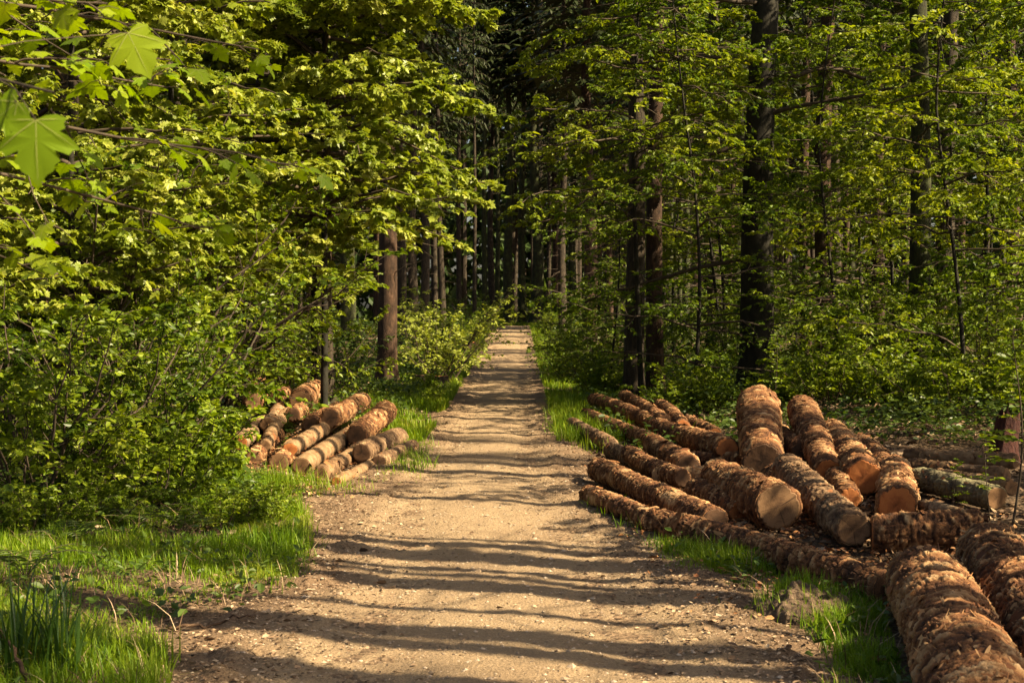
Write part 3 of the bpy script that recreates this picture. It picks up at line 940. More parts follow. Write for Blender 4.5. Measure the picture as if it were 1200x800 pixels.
tr = np.random.default_rng(11)
SPR = []
for k, (H, r0, c0, cr, mt) in enumerate(((27, .21, 11.5, 1.9, 'spruce_bark'), (29, .22, 13.0, 2.0, 'spruce_bark'), (26, .20, 10.0, 2.1, 'red_bark'), (30, .23, 16.5, 2.2, 'moss_haze_bark'))):
    SPR.append(spruce(tr, k + 1, H, r0, c0, cr, 1.0, mt))
spr_src = {}


def put_spruce(kind, loc, r, label, group=None, hs=1.0, tilt=(0, 0), name='spruce_tree'):
    r0 = (.21, .22, .20, .23)[kind]
    s = (r / r0, r / r0, hs)
    sxy = max(.7, r / r0)
    s = (sxy, sxy, hs)
    if (kind, name) not in spr_src:
        t = assemble(name, zip(('trunk', 'branches', 'crown'), SPR[kind]), loc, label, 'tree', group, tr.uniform(0, 6), s)
        t.rotation_euler = (tilt[0], tilt[1], t.rotation_euler[2])
        spr_src[(kind, name)] = t
        return t
    return copy_thing(spr_src[(kind, name)], loc, label, tr.uniform(0, 6), s, group, tilt)


# trunks that can be told apart in the photo: px, depth, radius, kind, label
for px, Y, r, kind, lab in (
    (453, 33, .235, 2, 'sunlit-edged brown spruce trunk with root flare behind the left log stack'),
    (378, 25, .20, 0, 'dark spruce trunk rising directly behind the left log stack'),
    (316, 27, .25, 0, 'broad brown trunk in shade behind the far left end of the left stack'),
    (742, 29, .21, 0, 'black twin trunk, the left one of the pair behind the far right logs'),
    (768, 29.6, .19, 2, 'reddish twin trunk touching the black one behind the far right logs'),
    (1076, 28, .225, 3, 'dark trunk with mossy green right edge behind the crosswise pale logs'),
    (1030, 41, .19, 2, 'slim orange-brown spruce trunk left of the mossy-edged trunk'),
    (1109, 35, .26, 0, 'brown trunk standing just right of the mossy-edged trunk'),
    (968, 38, .27, 2, 'thick reddish trunk right of the big black beech'),
    (944, 44, .19, 2, 'narrow reddish trunk close to the right side of the big black beech'),
    (1184, 40, .2, 2, 'brown spruce trunk at the right edge of the wood above the red stump'),
    (690, 62, .34, 2, 'thick reddish trunk in deep shade left of the twin trunks'),
    (660, 74, .24, 0, 'straight dark trunk near the right side of the track end'),
    (86, 17, .17, 0, 'dark trunk hidden behind the bushes on the left'),
    (497, 64, .22, 0, 'dark trunk left of the track end behind the pale young shrub'),
):
    p = at(px, 372, Y)
    put_spruce(kind, gpt(p[0], Y), r, lab, 'tall spruce trunks told apart by colour and place')

# the row closing the view at the end of the track
ends = [(556, 108, .17), (568, 116, .26), (596, 117, .42), (612, 119, .34), (628, 116, .55), (643, 124, .22), (583, 128, .26), (538, 112, .24), (672, 120, .33)]
el = ['thin trunk at the left of the row closing the track', 'dark trunk second from left in the row closing the track', 'thick dark trunk left of centre closing the track',
      'brown trunk between the two thickest closing the track', 'thickest black trunk standing across the end of the track', 'thin trunk just right of the thickest one closing the track',
      'trunk set farther back between the trunks closing the track', 'outermost left trunk of the row closing the track', 'outermost right trunk of the row closing the track']
for (px, Y, r), lab in zip(ends, el):
    p = at(px, 372, Y)
    put_spruce(3 if r > .24 else 1, gpt(p[0], Y), r, lab, 'spruces across the end of the track', 1.15)  # mossy green bark on thick trunks puts the far haze tint into colour

# the stand on both sides
DL = 'tall spruce in the dense dark wood left of the track'
DR = 'tall spruce in the dense dark wood right of the track'
DB = 'tall spruce in the dark wood far beyond the track end'
placed = []


def free(x, y, d):
    return all((x - a) ** 2 + (y - b) ** 2 > d * d for a, b in placed)


def stand(n, xr, yr, dmin, label, group, rr=(.15, .27)):
    k = 0
    for _ in range(n * 30):
        if k >= n:
            break
        x, y = tr.uniform(*xr), tr.uniform(*yr)
        if not free(x, y, dmin):
            continue
        if abs(x) > .42 * y + 6:
            continue
        placed.append((x, y))
        put_spruce(int(tr.integers(0, 4)), gpt(x, y), tr.uniform(*rr), label, group, tr.uniform(.88, 1.15), (tr.normal(0, .012), tr.normal(0, .012)))
        k += 1


stand(46, (-34, -4.2), (30, 112), 3.0, DL, 'spruces in the wood left of the track')
stand(20, (5.5, 14), (46, 112), 3.2, DR, 'spruces in the wood right of the track')
stand(16, (13, 45), (40, 112), 5.5, DR, 'spruces in the wood right of the track')
stand(34, (4.5, 34), (92, 124), 2.8, DB, 'spruces beyond the end of the track', (.2, .32))  # stand added on the right to shade the trunks closing the track
stand(46, (-42, 42), (126, 165), 3.2, DB, 'spruces beyond the end of the track', (.2, .36))

# --- the big beech on the right with low layered boughs
br = np.random.default_rng(23)
p = base_at(887, 470, 27.0)
tm, info = trunk_mesh(br, 'trunk', 17, .34, .12, M['beech_bark'], flare=.3, lean=(.016, 0), seed=4, rough=.04, sway=.2)
lim = limb_set(br, info, 34, 2.4, 10, lambda h: 4.4 - .12 * h, elev=6, droop=.16)
keep_ = np.abs(lim[1][:, 1]) < .62
lim = tuple(q_[keep_] for q_ in lim)
b, c = broadleaf(br, None, lim, LEAF, .078, 'beech', K2=12, K3=6, KL=7, flat=.88, lflat=.70, limb_r=.045)
assemble('beech_tree', (('trunk', tm), ('branches', b), ('crown', c)), p, 'big black-trunked beech with low layered boughs behind the right log heap', 'tree')

# --- young beeches filling the right side (understorey)
yb = []
for k in range(3):
    tm, info = trunk_mesh(br, 'trunk', 9, .042, .008, M['beech_bark'], flare=.3, seed=7 + k, rough=.05, sway=.8, sides=10)
    lim = limb_set(br, info, 32, .8, 8.6, lambda h: 3.3 - .22 * h, elev=8, droop=.14)
    b, c = broadleaf(br, None, lim, LEAF, (.066, .058, .072)[k], ('beech', 'beech_dark', 'beech_gold')[k], K2=12, K3=5, KL=8, flat=.72, lflat=.56, limb_r=.022)
    yb.append((('trunk', tm), ('branches', b), ('crown', c)))
tm, info = trunk_mesh(br, 'trunk', 10.5, .055, .008, M['beech_bark'], flare=.3, seed=15, rough=.05, sway=.6, sides=10)
lim = limb_set(br, info, 44, 3.4, 9.8, lambda h: 3.6 - .18 * h, elev=4, droop=.2)
b, c = broadleaf(br, None, lim, LEAF, .070, 'beech_gold', K2=12, K3=5, KL=8, flat=.8, lflat=.6, limb_r=.022)
yb.append((('trunk', tm), ('branches', b), ('crown', c)))
ysrc = {}
YG = 'young beeches under the tall trees on the right'


def put_young(k, loc, label, rz, s):
    if k not in ysrc:
        ysrc[k] = assemble('young_beech', yb[k], loc, label, 'tree', YG, rz, s)
        return ysrc[k]
    return copy_thing(ysrc[k], loc, label, rz, s, YG, (float(br.normal(0, .05)), float(br.normal(0, .05))))


for i, (px, Y, k, s, lab) in enumerate((
    (716, 38, 0, .75, 'young beech with yellow-green sprays left of the twin trunks'),
    (812, 25, 1, .95, 'leafy young beech between the twin trunks and the big black beech'),
    (790, 42, 2, 1.15, 'taller young beech deeper in behind the twin trunks'),
    (985, 25.5, 0, .9, 'young beech in front of the thick reddish trunk right of the big beech'),
    (1050, 33, 1, 1.1, 'young beech behind the mossy-edged trunk'),
    (1130, 23, 2, .95, 'sunlit young beech over the pale crosswise logs'),
    (1205, 26, 0, 1.05, 'young beech at the right edge of the picture'),
    (1165, 37, 1, 1.2, 'young beech deep in the wood at the upper right'),
    (930, 40, 2, 1.15, 'young beech deep in the wood behind the big black beech'),
    (735, 55, 1, 1.3, 'distant young beech beside the track end on the right'),
    (770, 46, 0, 1.35, 'tall young beech well behind the twin trunks'),
    (850, 36.5, 2, 1.1, 'young beech just behind the big black beech, to its left'),
    (1010, 37, 0, 1.2, 'young beech around the slim orange-brown trunk'),
    (1095, 31.5, 2, 1.05, 'young beech whose sprays cross the mossy-edged trunk'),
    (1220, 32, 1, 1.2, 'young beech behind the one at the right edge'),
    (1160, 29, 0, 1.15, 'young beech behind the sunlit one over the crosswise logs'),
    (752, 26.8, 3, 1.0, 'high-crowned young beech whose boughs veil the tops of the twin trunks'),
    (892, 29.2, 1, 1.0, 'dark-leaved young beech added close behind the big black beech to shade the twin trunks'),  # put in to shade the twin trunks
    (850, 38, 0, 1.2, 'young beech deep between the twin trunks and the big beech'),
)):
    p = at(px, 372, Y)
    put_young(k, gpt(p[0], Y), lab, i * 1.3, s)
# beyond the right edge of the picture: added to throw shade bands and darken the trunks
for i, (x, y, k, s) in enumerate(((7.2, 11.4, 1, .8), (6.2, 8.9, 2, .72), (8.5, 19.0, 0, .9), (9.6, 25.2, 1, 1.25), (12.8, 26.2, 0, 1.25))):
    put_young(k, gpt(x, y), 'young beech added outside the picture on the right to throw shade', i * 2.1, s)
POLE = spruce(tr, 9, 24, .15, 19.0, .7, .45, 'spruce_bark', dead=60)  # unseen added poles, crowns kept high and sparse to cast thin shade stripes
pole = None
TAN = math.tan(math.radians(AZ_DEG))
for i, (x, yroad, s) in enumerate(((6.2, 8.10, .45), (5.8, 8.74, 1.5), (7.4, 8.93, .7), (5.2, 9.33, .5), (6.6, 9.62, 1.6), (7.9, 9.80, .6), (5.6, 10.18, 1.0), (6.9, 10.62, .4), (5.0, 6.35, 1.5), (6.3, 6.78, 1.0), (5.3, 7.24, 1.3), (7.1, 7.50, .5),
                                   (6.2, 12.75, .7), (7.4, 12.95, .4), (7.8, 15.35, 1.5), (8.6, 16.0, 1.3), (7.4, 16.75, 1.6), (8.2, 17.3, 1.0), (9, 19.1, .9), (9.5, 20.9, 1.5), (10, 23, 1.6), (11, 24, .7), (12, 28.6, 1.6), (13, 32, 1.6), (13.5, 34, 1.0), (15, 36.8, 1.6))):
    loc = gpt(x, yroad + TAN * x)
    if pole is None:
        pole = assemble('shade_spruce_pole', zip(('trunk', 'branches', 'crown'), POLE), loc, 'slim bare spruce pole added outside the picture on the right to cast shade stripes', 'tree', 'slim spruces outside the picture')
        pole.scale, pole.rotation_euler = (s, s, 1), (.02, 0, 0)
    else:
        copy_thing(pole, loc, 'slim bare spruce pole added outside the picture on the right to cast shade stripes', i * 1.1, (s, s, 1), 'slim spruces outside the picture', (float(tr.normal(0, .03)), float(tr.normal(0, .02))))
for i, (x, yroad, r, k) in enumerate(((22, 17.0, .16, 0), (24, 19.3, .13, 0), (23, 5.7, .16, 1))):  # unseen crowns added to shade parts of the track and left stack
    put_spruce(k, gpt(x, yroad + TAN * x), r, 'full-crowned spruce added outside the picture on the right to cast shade', 'spruces outside the picture')

# --- sunlit maple leaning over the left of the track
mr = np.random.default_rng(31)
tm, info = trunk_mesh(mr, 'trunk', 9.5, .06, .015, M['beech_bark'], flare=.3, lean=(.02, 0), seed=3, sides=12, sway=.2)
lim = limb_set(mr, info, 100, 2.9, 8, lambda h: 3.2 - .15 * h, elev=12, droop=.2)
b, c = broadleaf(mr, None, lim, MAPLE, .086, 'maple', K2=12, K3=5, KL=7, flat=.75, lflat=.62, leaf_droop=.35, limb_r=.04)
assemble('maple_tree', (('trunk', tm), ('branches', b), ('crown', c)), gpt(-2.9, 22.3), 'bright sunlit maple hanging over the left side of the track', 'tree')
lim = limb_set(mr, info, 74, 1.9, 9, lambda h: 2.7 - .12 * h, elev=12, droop=.2)
b, c = broadleaf(mr, None, lim, MAPLE, .082, 'maple', K2=11, K3=5, KL=6, flat=.75, lflat=.6, leaf_droop=.35, limb_r=.04)
MP2 = (('trunk', tm), ('branches', b), ('crown', c))
m2 = assemble('maple_tree', MP2, gpt(-4.4, 24), 'maple behind the sunlit maple, nearer the left bushes', 'tree', None, 1.0, 1.05)
copy_thing(m2, gpt(-6.0, 18.5), 'leafy maple above the bushes at the upper left', 2.6, .95)
copy_thing(m2, gpt(-6.2, 38), 'maple crown farther back along the left of the track', 4.0, 1.2)
copy_thing(m2, gpt(-4.5, 19.2), 'maple hanging over the left log stack', 3.3, .95)
copy_thing(m2, gpt(-5.6, 13.6), 'maple sapling crown over the middle of the left thicket', 1.9, .7)
copy_thing(m2, gpt(-7.2, 24.5), 'maple filling the gap behind the tall bushes at the left edge', 5.2, 1.1)
copy_thing(m2, gpt(-4.6, 15.2), 'young maple right behind the yellow-green bush on the left', .7, .8)

# --- shrubs
sr = np.random.default_rng(41)


def shrub_meshes(r_, H, n, leaf, lmat, spread=.55, KL=5, K2=10, K3=3, tmpl=LEAF):
    a = r_.uniform(0, 2 * PI, n)
    e = np.radians(np.clip(r_.normal(64, 14, n), 44, 88))
    d = np.stack([np.cos(a) * np.cos(e), np.sin(a) * np.cos(e), np.sin(e)], -1)
    base = np.stack([np.cos(a), np.sin(a), np.zeros(n)], -1) * r_.uniform(.02, .25, n)[:, None] - [0, 0, .05]
    L = H * r_.uniform(.55, 1.1, n)
    b, c = broadleaf(r_, None, (base, d, L, np.full(n, .25)), tmpl, leaf, lmat, K2=K2, K3=K3, KL=KL, flat=.45, lflat=.45, name='foliage', sub_len=.36, lt0=.12, limb_r=.018)
    b.name = 'stems'
    return (('stems', b), ('foliage', c))


SH = {'hazel': shrub_meshes(sr, 2.9, 20, .054, 'shrub', KL=7, K3=4), 'hazel_b': shrub_meshes(sr, 2.7, 20, .046, 'shrub_dark', KL=8, K3=4),
      'low': shrub_meshes(sr, 1.3, 18, .048, 'shrub', K2=9, KL=6), 'pale': shrub_meshes(sr, 2.3, 20, .05, 'pale', K2=9),
      'tall': shrub_meshes(sr, 4.6, 22, .062, 'beech', K2=13, K3=4, KL=6)}
ssrc = {}


def put_shrub(k, loc, label, group, rz, s):
    if k not in ssrc:
        ssrc[k] = assemble('shrub' if k != 'tall' else 'tall_shrub', SH[k], loc, label, 'shrub', group, rz, s)
        return ssrc[k]
    return copy_thing(ssrc[k], loc, label, rz, s, group)


LS, RS, MS = 'bushes along the left of the track', 'undergrowth bushes behind the right log heap', 'bushes flanking the far track'
for i, (px, Y, k, s, lab) in enumerate((
    (35, 11.5, 'hazel', .95, 'dark bush at the left picture edge above the grass'),
    (130, 12.6, 'hazel_b', 1.0, 'bush over the ferns second from the left edge'),
    (180, 13.8, 'hazel', 1.0, 'yellow-green bush hiding the left end of the log stack'),
    (235, 21.5, 'hazel_b', 1.15, 'bush rising behind the left end of the log stack'),
    (60, 15.5, 'tall', 1.0, 'tall bush behind the dark bush at the left edge'),
    (160, 17.0, 'tall', 1.05, 'tall bush in the middle of the left thicket'),
    (250, 20.5, 'tall', 1.0, 'tall bush behind the yellow-green bush on the left'),
    (330, 24.5, 'hazel', 1.0, 'bush behind the left log stack near its top'),
    (392, 30, 'hazel_b', .75, 'bush behind the log stack left of the brown trunk'),
    (180, 11.6, 'low', .8, 'low shaded bush at the back edge of the left grass'),
    (306, 11.5, 'low', .42, 'low dark weedy bush in the grass nearest the track on the left'),
    (262, 11.0, 'low', .45, 'low dark bush in the grass second nearest the track on the left'),
    (120, 10.8, 'low', .5, 'low bush growing among the ferns'),
    (48, 10.4, 'low', .5, 'low bush in the shade above the edge fern'),
    (205, 12.4, 'low', 1.0, 'round bush bulging over the back of the left grass'),
    (228, 12.6, 'low', .7, 'low leafy bush in front of the left log ends'),
)):
    p = at(px, 372, Y)
    put_shrub(k, gpt(p[0], Y), lab, LS, i * 1.7, s)
for i, (px, Y, k, s, lab) in enumerate((
    (508, 35.5, 'pale', 1.5, 'pale young shrub beside the track right of the brown trunk'),
    (524, 46, 'pale', 1.6, 'pale shrub farther up the left side of the track'),
    (496, 31, 'low', .55, 'low bush at the right foot of the brown trunk'),
    (505, 27, 'low', .5, 'small leafy plant clump at the left verge below the pale shrub'),
    (550, 66, 'hazel', .9, 'bush by the far left end of the track'),
    (672, 36, 'hazel', .7, 'low bush on the right verge above the far log bundle'),
    (690, 44, 'hazel', .8, 'bush on the right verge before the thick reddish trunk'),
    (662, 60, 'hazel_b', .8, 'bush by the right side of the far track'),
    (650, 84, 'hazel', .9, 'farthest bush on the right of the track'),
    (562, 92, 'hazel_b', .9, 'farthest bush on the left of the track'),
    (700, 30, 'low', 1.2, 'low bush left of the twin trunks'),
    (575, 119.5, 'hazel', 1.3, 'bush among the left trunks of the row closing the track'),
    (606, 123, 'hazel_b', 1.2, 'bush behind the middle trunks of the row closing the track'),
    (640, 119, 'hazel', 1.2, 'bush right of the thickest trunk closing the track'),
    (655, 112, 'hazel_b', 1.4, 'tall bush at the right end of the row closing the track'),
    (545, 110, 'hazel_b', 1.4, 'tall bush at the left end of the row closing the track'),
)):
    p = at(px, 372, Y)
    put_shrub(k, gpt(p[0], Y), lab, MS, i * 2.3, s)
for i, (px, Y, k, s, lab) in enumerate((
    (800, 23.5, 'low', .85, 'low bush at the foot of the twin trunks behind the logs'),
    (828, 23.6, 'low', 1.0, 'low bush left of the foot of the big black beech'),
    (925, 23.5, 'low', .8, 'low bush at the right foot of the big black beech'),
    (975, 22.3, 'low', 1.2, 'low bush behind the two sloping logs'),
    (1020, 23.4, 'low', 1.4, 'low bush behind the bright orange log end'),
    (1065, 21, 'low', 1.0, 'low bush right behind the pale crosswise logs'),
    (1115, 20.3, 'low', 1.25, 'low bush behind the right end of the pale crosswise logs'),
    (1150, 25, 'hazel', .75, 'bush at the foot of the brown trunk by the mossy-edged one'),
    (1195, 21, 'low', 1.0, 'low bush behind the red stump at the right edge'),
    (870, 33, 'hazel', .9, 'bush deeper in the wood behind the big black beech'),
    (1000, 32, 'hazel_b', .9, 'bush deeper in the wood behind the sloping logs'),
    (1090, 36, 'hazel', .9, 'bush deeper in the wood behind the mossy-edged trunk'),
    (760, 42, 'hazel_b', .95, 'bush deeper in the wood behind the twin trunks'),
    (1190, 34, 'hazel', 1.0, 'bush deeper in the wood at the right edge'),
    (950, 52, 'hazel', 1.1, 'far bush between the two reddish trunks'),
    (840, 56, 'hazel_b', 1.1, 'far bush in the wood left of the big black beech'),
    (1050, 55, 'hazel_b', 1.1, 'far bush between the orange-brown trunk and the mossy-edged trunk'),
)):
    p = at(px, 372, Y)
    put_shrub(k, gpt(p[0], Y), lab, RS, i * 1.9, s)

# --- sycamore sapling whose bough reaches into the picture at the upper left
fr = np.random.default_rng(53)
tm, info = trunk_mesh(fr, 'trunk', 4.8, .045, .015, M['beech_bark'], flare=.2, seed=2, sides=12, sway=.1)
T0 = np.array([-2.55, 4.4, 0.0])
bm_, cm = MB(), MB()
boughs = [((0, 0, 2.35), at(60, 160, 3.1)), ((0, 0, 2.3), at(345, 195, 6.2)), ((0, 0, 2.6), at(300, 90, 6.4)), ((0, 0, 2.5), at(120, 20, 4.6)), ((0, 0, 2.2), at(240, 285, 6.0)),
          ((0, 0, 2.9), at(235, -40, 5.6)), ((0, 0, 2.0), at(60, 330, 6.4)), ((0, 0, 2.4), at(190, 130, 5.4))]
C1 = []
for b0, tip in boughs:
    b0 = np.array(b0)
    tip = tip - T0
    t = np.linspace(0, 1, 10)[:, None]
    mid = (b0 + tip) / 2 + [0, 0, .10]
    C1.append(b0 * (1 - t) ** 2 + 2 * mid * t * (1 - t) + tip * t ** 2 + np.concatenate([np.zeros((1, 3)), np.cumsum(fr.normal(0, .008, (9, 3)), 0)]))
C1 = np.array(C1)
v, f = tubes(C1, np.linspace(.011, .003, 10)[None], 6)
bm_.add(v, f)
CF = C1
C1 = C1[1:]
Lb = np.linalg.norm(C1[:, -1] - C1[:, 0], axis=1)
p2, d2, L2 = side_shoots(fr, C1, 7, .42, .98, 50, Lb * .16, .6)
d2[:, 2] += .1
C2 = curves(fr, p2, d2, np.clip(L2, .1, .5), 5, .15, .05)
v, f = tubes(C2, np.linspace(.0045, .002, 5)[None], 4)
bm_.add(v, f)
pp, tan = interp(C2, np.tile(np.array([.45, .55, .95, 1.0]), (len(C2), 1)))
tipp, tipt = interp(C1, np.tile(np.array([.9, .96, .999]), (len(C1), 1)))
pp = np.concatenate([pp.reshape(-1, 3), tipp.reshape(-1, 3)])
tan = np.concatenate([tan.reshape(-1, 3), tipt.reshape(-1, 3)])
k = len(pp)
sgn = np.where(np.arange(k) % 2 == 0, 1, -1)[:, None]
side = norm(np.cross(tan, [0, 0, 1.0])) * sgn
pd = norm(tan * .5 + side * .8 + fr.normal(0, .2, (k, 3)) + [0, 0, .1])
pl_ = fr.uniform(.05, .11, k)
pet = np.stack([pp, pp + pd * (pl_ * .55)[:, None] + [0, 0, .004], pp + pd * pl_[:, None] - [0, 0, .008]], 1)
v, f = tubes(pet, np.array([.0016, .0013, .0012])[None], 4)
bm_.add(v, f)
ld = norm(pd + [0, 0, -.55] + fr.normal(0, .25, (k, 3)))
ln = norm(np.array([0, -.15, 1.0]) + fr.normal(0, .28, (k, 3)))
VT = [(0, 1), (.60, .45), (-.60, .45), (.43, -.02), (-.43, -.02)]
vv, vf = [], []
for zo in (.008, -.008):
    for tx, ty in VT:
        d_ = np.array([tx, ty]) * .92
        pn = np.array([-d_[1], d_[0]]) / np.linalg.norm(d_) * .008
        k0 = len(vv)
        for q_, w_ in ((0, 1), (.5, .75), (1, .1)):
            c_ = d_ * q_
            for sg_ in (1, -1):
                e_ = c_ + pn * w_ * sg_
                vv.append([e_[0], e_[1], .10 * abs(c_[0]) - .45 * c_[0] ** 2 - .18 * (c_[1] - .3) ** 2 + zo])
        vf += [[k0, k0 + 1, k0 + 3, k0 + 2], [k0 + 2, k0 + 3, k0 + 5, k0 + 4]]
VEIN = (np.array(vv), [np.array(vf)])
szs = fr.uniform(.05, .10, k)
leaves(cm, MAPLE_FINE, pet[:, -1], ld, ln, szs)
leaves(cm, VEIN, pet[:, -1], ld, ln, szs, 1)
# the one big leaf hanging closest to the lens
BI = [0, 2, 3]
big = np.array([at(42, 172, 3.0), at(95, 165, 3.15), at(20, 150, 3.1), at(150, 60, 4.4), at(70, 120, 3.2)])[BI] - T0
leaves(cm, MAPLE_FINE, big, np.array([[.05, -.1, -1], [.75, .1, -.75], [-.6, 0, -.5], [.4, 0, -.8], [.9, .2, .15]])[BI], np.array([[0.1, -.9, .35], [.3, -.6, .7], [0, -.8, .6], [0, -.8, .5], [.1, -.3, 1]])[BI], np.array([.135, .13, .12, .15, .13])[BI])
leaves(cm, VEIN, big, np.array([[.05, -.1, -1], [.75, .1, -.75], [-.6, 0, -.5], [.4, 0, -.8], [.9, .2, .15]])[BI], np.array([[0.1, -.9, .35], [.3, -.6, .7], [0, -.8, .6], [0, -.8, .5], [.1, -.3, 1]])[BI], np.array([.135, .13, .12, .15, .13])[BI], 1)
pets = np.stack([CF[0][[8, 7, 6]], (CF[0][[8, 7, 6]] + big) / 2 + [0, 0, .02], big], 1)
v, f = tubes(pets, np.array([.0018, .0014, .0012])[None], 4)
bm_.add(v, f)
assemble('sycamore_sapling', (('trunk', tm), ('branches', bm_.mesh('branches', M['twig'])), ('crown', cm.mesh('crown', [M['fore'], M['vein']], True))), gpt(T0[0], T0[1]),
         'sycamore sapling with large lobed leaves hanging close at the upper left', 'tree')

# ------------------------------------------------------------------ grass and ground layer
gr = np.random.default_rng(61)


def inpoly(px, py, poly):
    poly = np.array(poly, float)
    ins = np.zeros(px.shape, bool)
    j = len(poly) - 1
    for i in range(len(poly)):
        xi, yi = poly[i]
        xj, yj = poly[j]
        c = ((yi > py) != (yj > py)) & (px < (xj - xi) * (py - yi) / (yj - yi + 1e-12) + xi)
        ins ^= c
        j = i
    return ins


def blades(mb, P, h, w, bend=.45):
    n = len(P)
    az = gr.uniform(0, 2 * PI, n)
    d = np.stack([np.cos(az), np.sin(az), np.zeros(n)], -1)
    wv = np.stack([-np.sin(az), np.cos(az), np.zeros(n)], -1)
    lean = np.abs(gr.normal(bend, .3, n))
    rows = []
    for t, ww in ((0, 1), (.4, .9), (.75, .6), (1, .08)):
        c = P + d * (h * lean * t ** 1.8)[:, None] + np.array([0, 0, 1.0]) * (h * t * (1 - .35 * lean * t))[:, None]
        rows += [c + wv * (w * ww * .5)[:, None], c - wv * (w * ww * .5)[:, None]]
    V = np.stack(rows, 1)
    off = (np.arange(n) * 8)[:, None, None]
    q_ = np.array([[0, 1, 3, 2], [2, 3, 5, 4], [4, 5, 7, 6]])[None]
    mb.add(V.reshape(-1, 3), (q_ + off).reshape(-1, 4))


def scatter(n, xr, yr):
    x, y = gr.uniform(*xr, n), gr.uniform(*yr, n)
    return x, y


def near_logs(x, y, pad=0.0):
    m = np.zeros(x.shape, bool)
    for (a, ra), (b, rb) in log_shadow:
        ax, ay, bx, by = a[0], a[1], b[0], b[1]
        t = np.clip(((x - ax) * (bx - ax) + (y - ay) * (by - ay)) / ((bx - ax) ** 2 + (by - ay) ** 2), 0, 1)
        m |= (x - ax - t * (bx - ax)) ** 2 + (y - ay - t * (by - ay)) ** 2 < (max(ra, rb) + pad) ** 2
    return m


def grass_patch(name, polys, n, xr, yr, h, w, label=None, thr=.36):
    x, y = scatter(n, xr, yr)
    z = ground_z(x, y)
    px, py = proj(np.stack([x, y, z], -1))
    m = np.zeros(n, bool)
    for p_ in polys:
        m |= inpoly(px + gr.normal(0, 9, n), py + gr.normal(0, 4, n), p_)
    nz = fbm(x * 2.2, y * 2.2, 0, 77)
    m &= nz + gr.normal(0, .06, n) > thr
    m &= ~near_logs(x, y, .0)
    x, y, z, nz = x[m], y[m], z[m], nz[m]
    mb = MB()
    hh = h * (.45 + 1.3 * np.clip(nz - thr, 0, .4) / .4 * 1.0) * gr.uniform(.5, 1.25, len(x))
    blades(mb, np.stack([x, y, z - .01], -1), hh, w * gr.uniform(.6, 1.3, len(x)))
    print(name, len(x))
    return link(name, mb.mesh(name, M['grass'], False), kind='stuff')


grass_patch('verge_grass', [[(-300, 640), (0, 628), (110, 600), (190, 588), (245, 568), (320, 570), (352, 610), (362, 665), (330, 690), (255, 690), (225, 712), (165, 728), (190, 770), (185, 860), (-400, 900)]],
            130000, (-4.2, -1.1), (4.4, 14.6), .135, .0062, thr=.375)
grass_patch('verge_grass', [[(250, 560), (340, 565), (430, 572), (500, 552), (500, 515), (470, 520), (440, 575), (380, 580), (330, 590), (250, 600)]], 26000, (-4.5, -.8), (12.5, 21), .13, .007, thr=.40)
grass_patch('verge_grass', [[(765, 640), (850, 655), (935, 672), (1010, 690), (1048, 712), (1062, 760), (1085, 860), (960, 860), (985, 770), (940, 725), (890, 690), (800, 668)]],
            80000, (.7, 2.6), (4.6, 11), .10, .006, thr=.38)
grass_patch('verge_grass', [[(655, 470), (700, 470), (690, 505), (700, 530), (655, 505)], [(688, 590), (735, 608), (760, 632), (720, 615)], [(680, 505), (715, 515), (720, 535), (690, 525)]], 30000, (.4, 2.2), (10, 30), .15, .008, thr=.32)


# weeds and dry straw among the grass
def weeds(name, n, xr, yr, polys):
    x, y = scatter(n, xr, yr)
    z = ground_z(x, y)
    px, py = proj(np.stack([x, y, z], -1))
    m = np.zeros(n, bool)
    for p_ in polys:
        m |= inpoly(px, py, p_)
    m &= fbm(x * 3.1, y * 3.1, 0, 79) > .54
    x, y, z = x[m], y[m], z[m]
    k = len(x)
    az = gr.uniform(0, 2 * PI, k)
    mb = MB()
    leaves(mb, LEAF, np.stack([x, y, z + gr.uniform(.02, .13, k)], -1), np.stack([np.cos(az), np.sin(az), gr.normal(0, .35, k)], -1), np.array([0, 0, 1.0]) + gr.normal(0, .4, (k, 3)), .045 * np.exp(gr.normal(0, .35, k)))
    link(name, mb.mesh(name, M['cover'], False), kind='stuff')


WP = [[(-300, 640), (110, 600), (320, 570), (370, 665), (330, 700), (215, 740), (185, 860), (-400, 900)], [(765, 640), (935, 660), (1062, 720), (1085, 860), (960, 860), (940, 725)]]
weeds('low_weeds', 26000, (-4.4, 2.6), (4.6, 14), WP)
x, y = scatter(4500, (-4.2, 2.6), (4.6, 14))
px, py = proj(np.stack([x, y, ground_z(x, y)], -1))
m = (inpoly(px, py, WP[0]) | inpoly(px, py, WP[1])) & ~near_logs(x, y)
mb = MB()
blades(mb, np.stack([x[m], y[m], ground_z(x[m], y[m])], -1), gr.uniform(.08, .26, m.sum()), gr.uniform(.003, .006, m.sum()), .9)
link('dry_straw', mb.mesh('dry_straw', M['litter'], False), kind='stuff')


def far_grass(name, n, side):
    y = np.exp(gr.uniform(math.log(19), math.log(122), n))
    l, r = edges(y)
    o = np.abs(gr.normal(0, 1.0, n)) * (.5 + y * .012)
    x = np.where(side < 0, l + .15 - o, r - .15 + o)
    if side == 0:
        y = gr.uniform(114, 124, n)
        x = gr.uniform(-6, 6, n)
        o = np.abs(x) * .2
    m = (fbm(x * .8, y * .8, 0, 83) > .40) & ~near_logs(x, y)
    x, y, o = x[m], y[m], o[m]
    mb = MB()
    blades(mb, np.stack([x, y, ground_z(x, y) - .01], -1), .17 * gr.uniform(.5, 1.4, len(x)) * (1 + y * .006), .009 * (1 + y * .03) * gr.uniform(.7, 1.2, len(x)))
    return link(name, mb.mesh(name, M['grass'], False), kind='stuff')


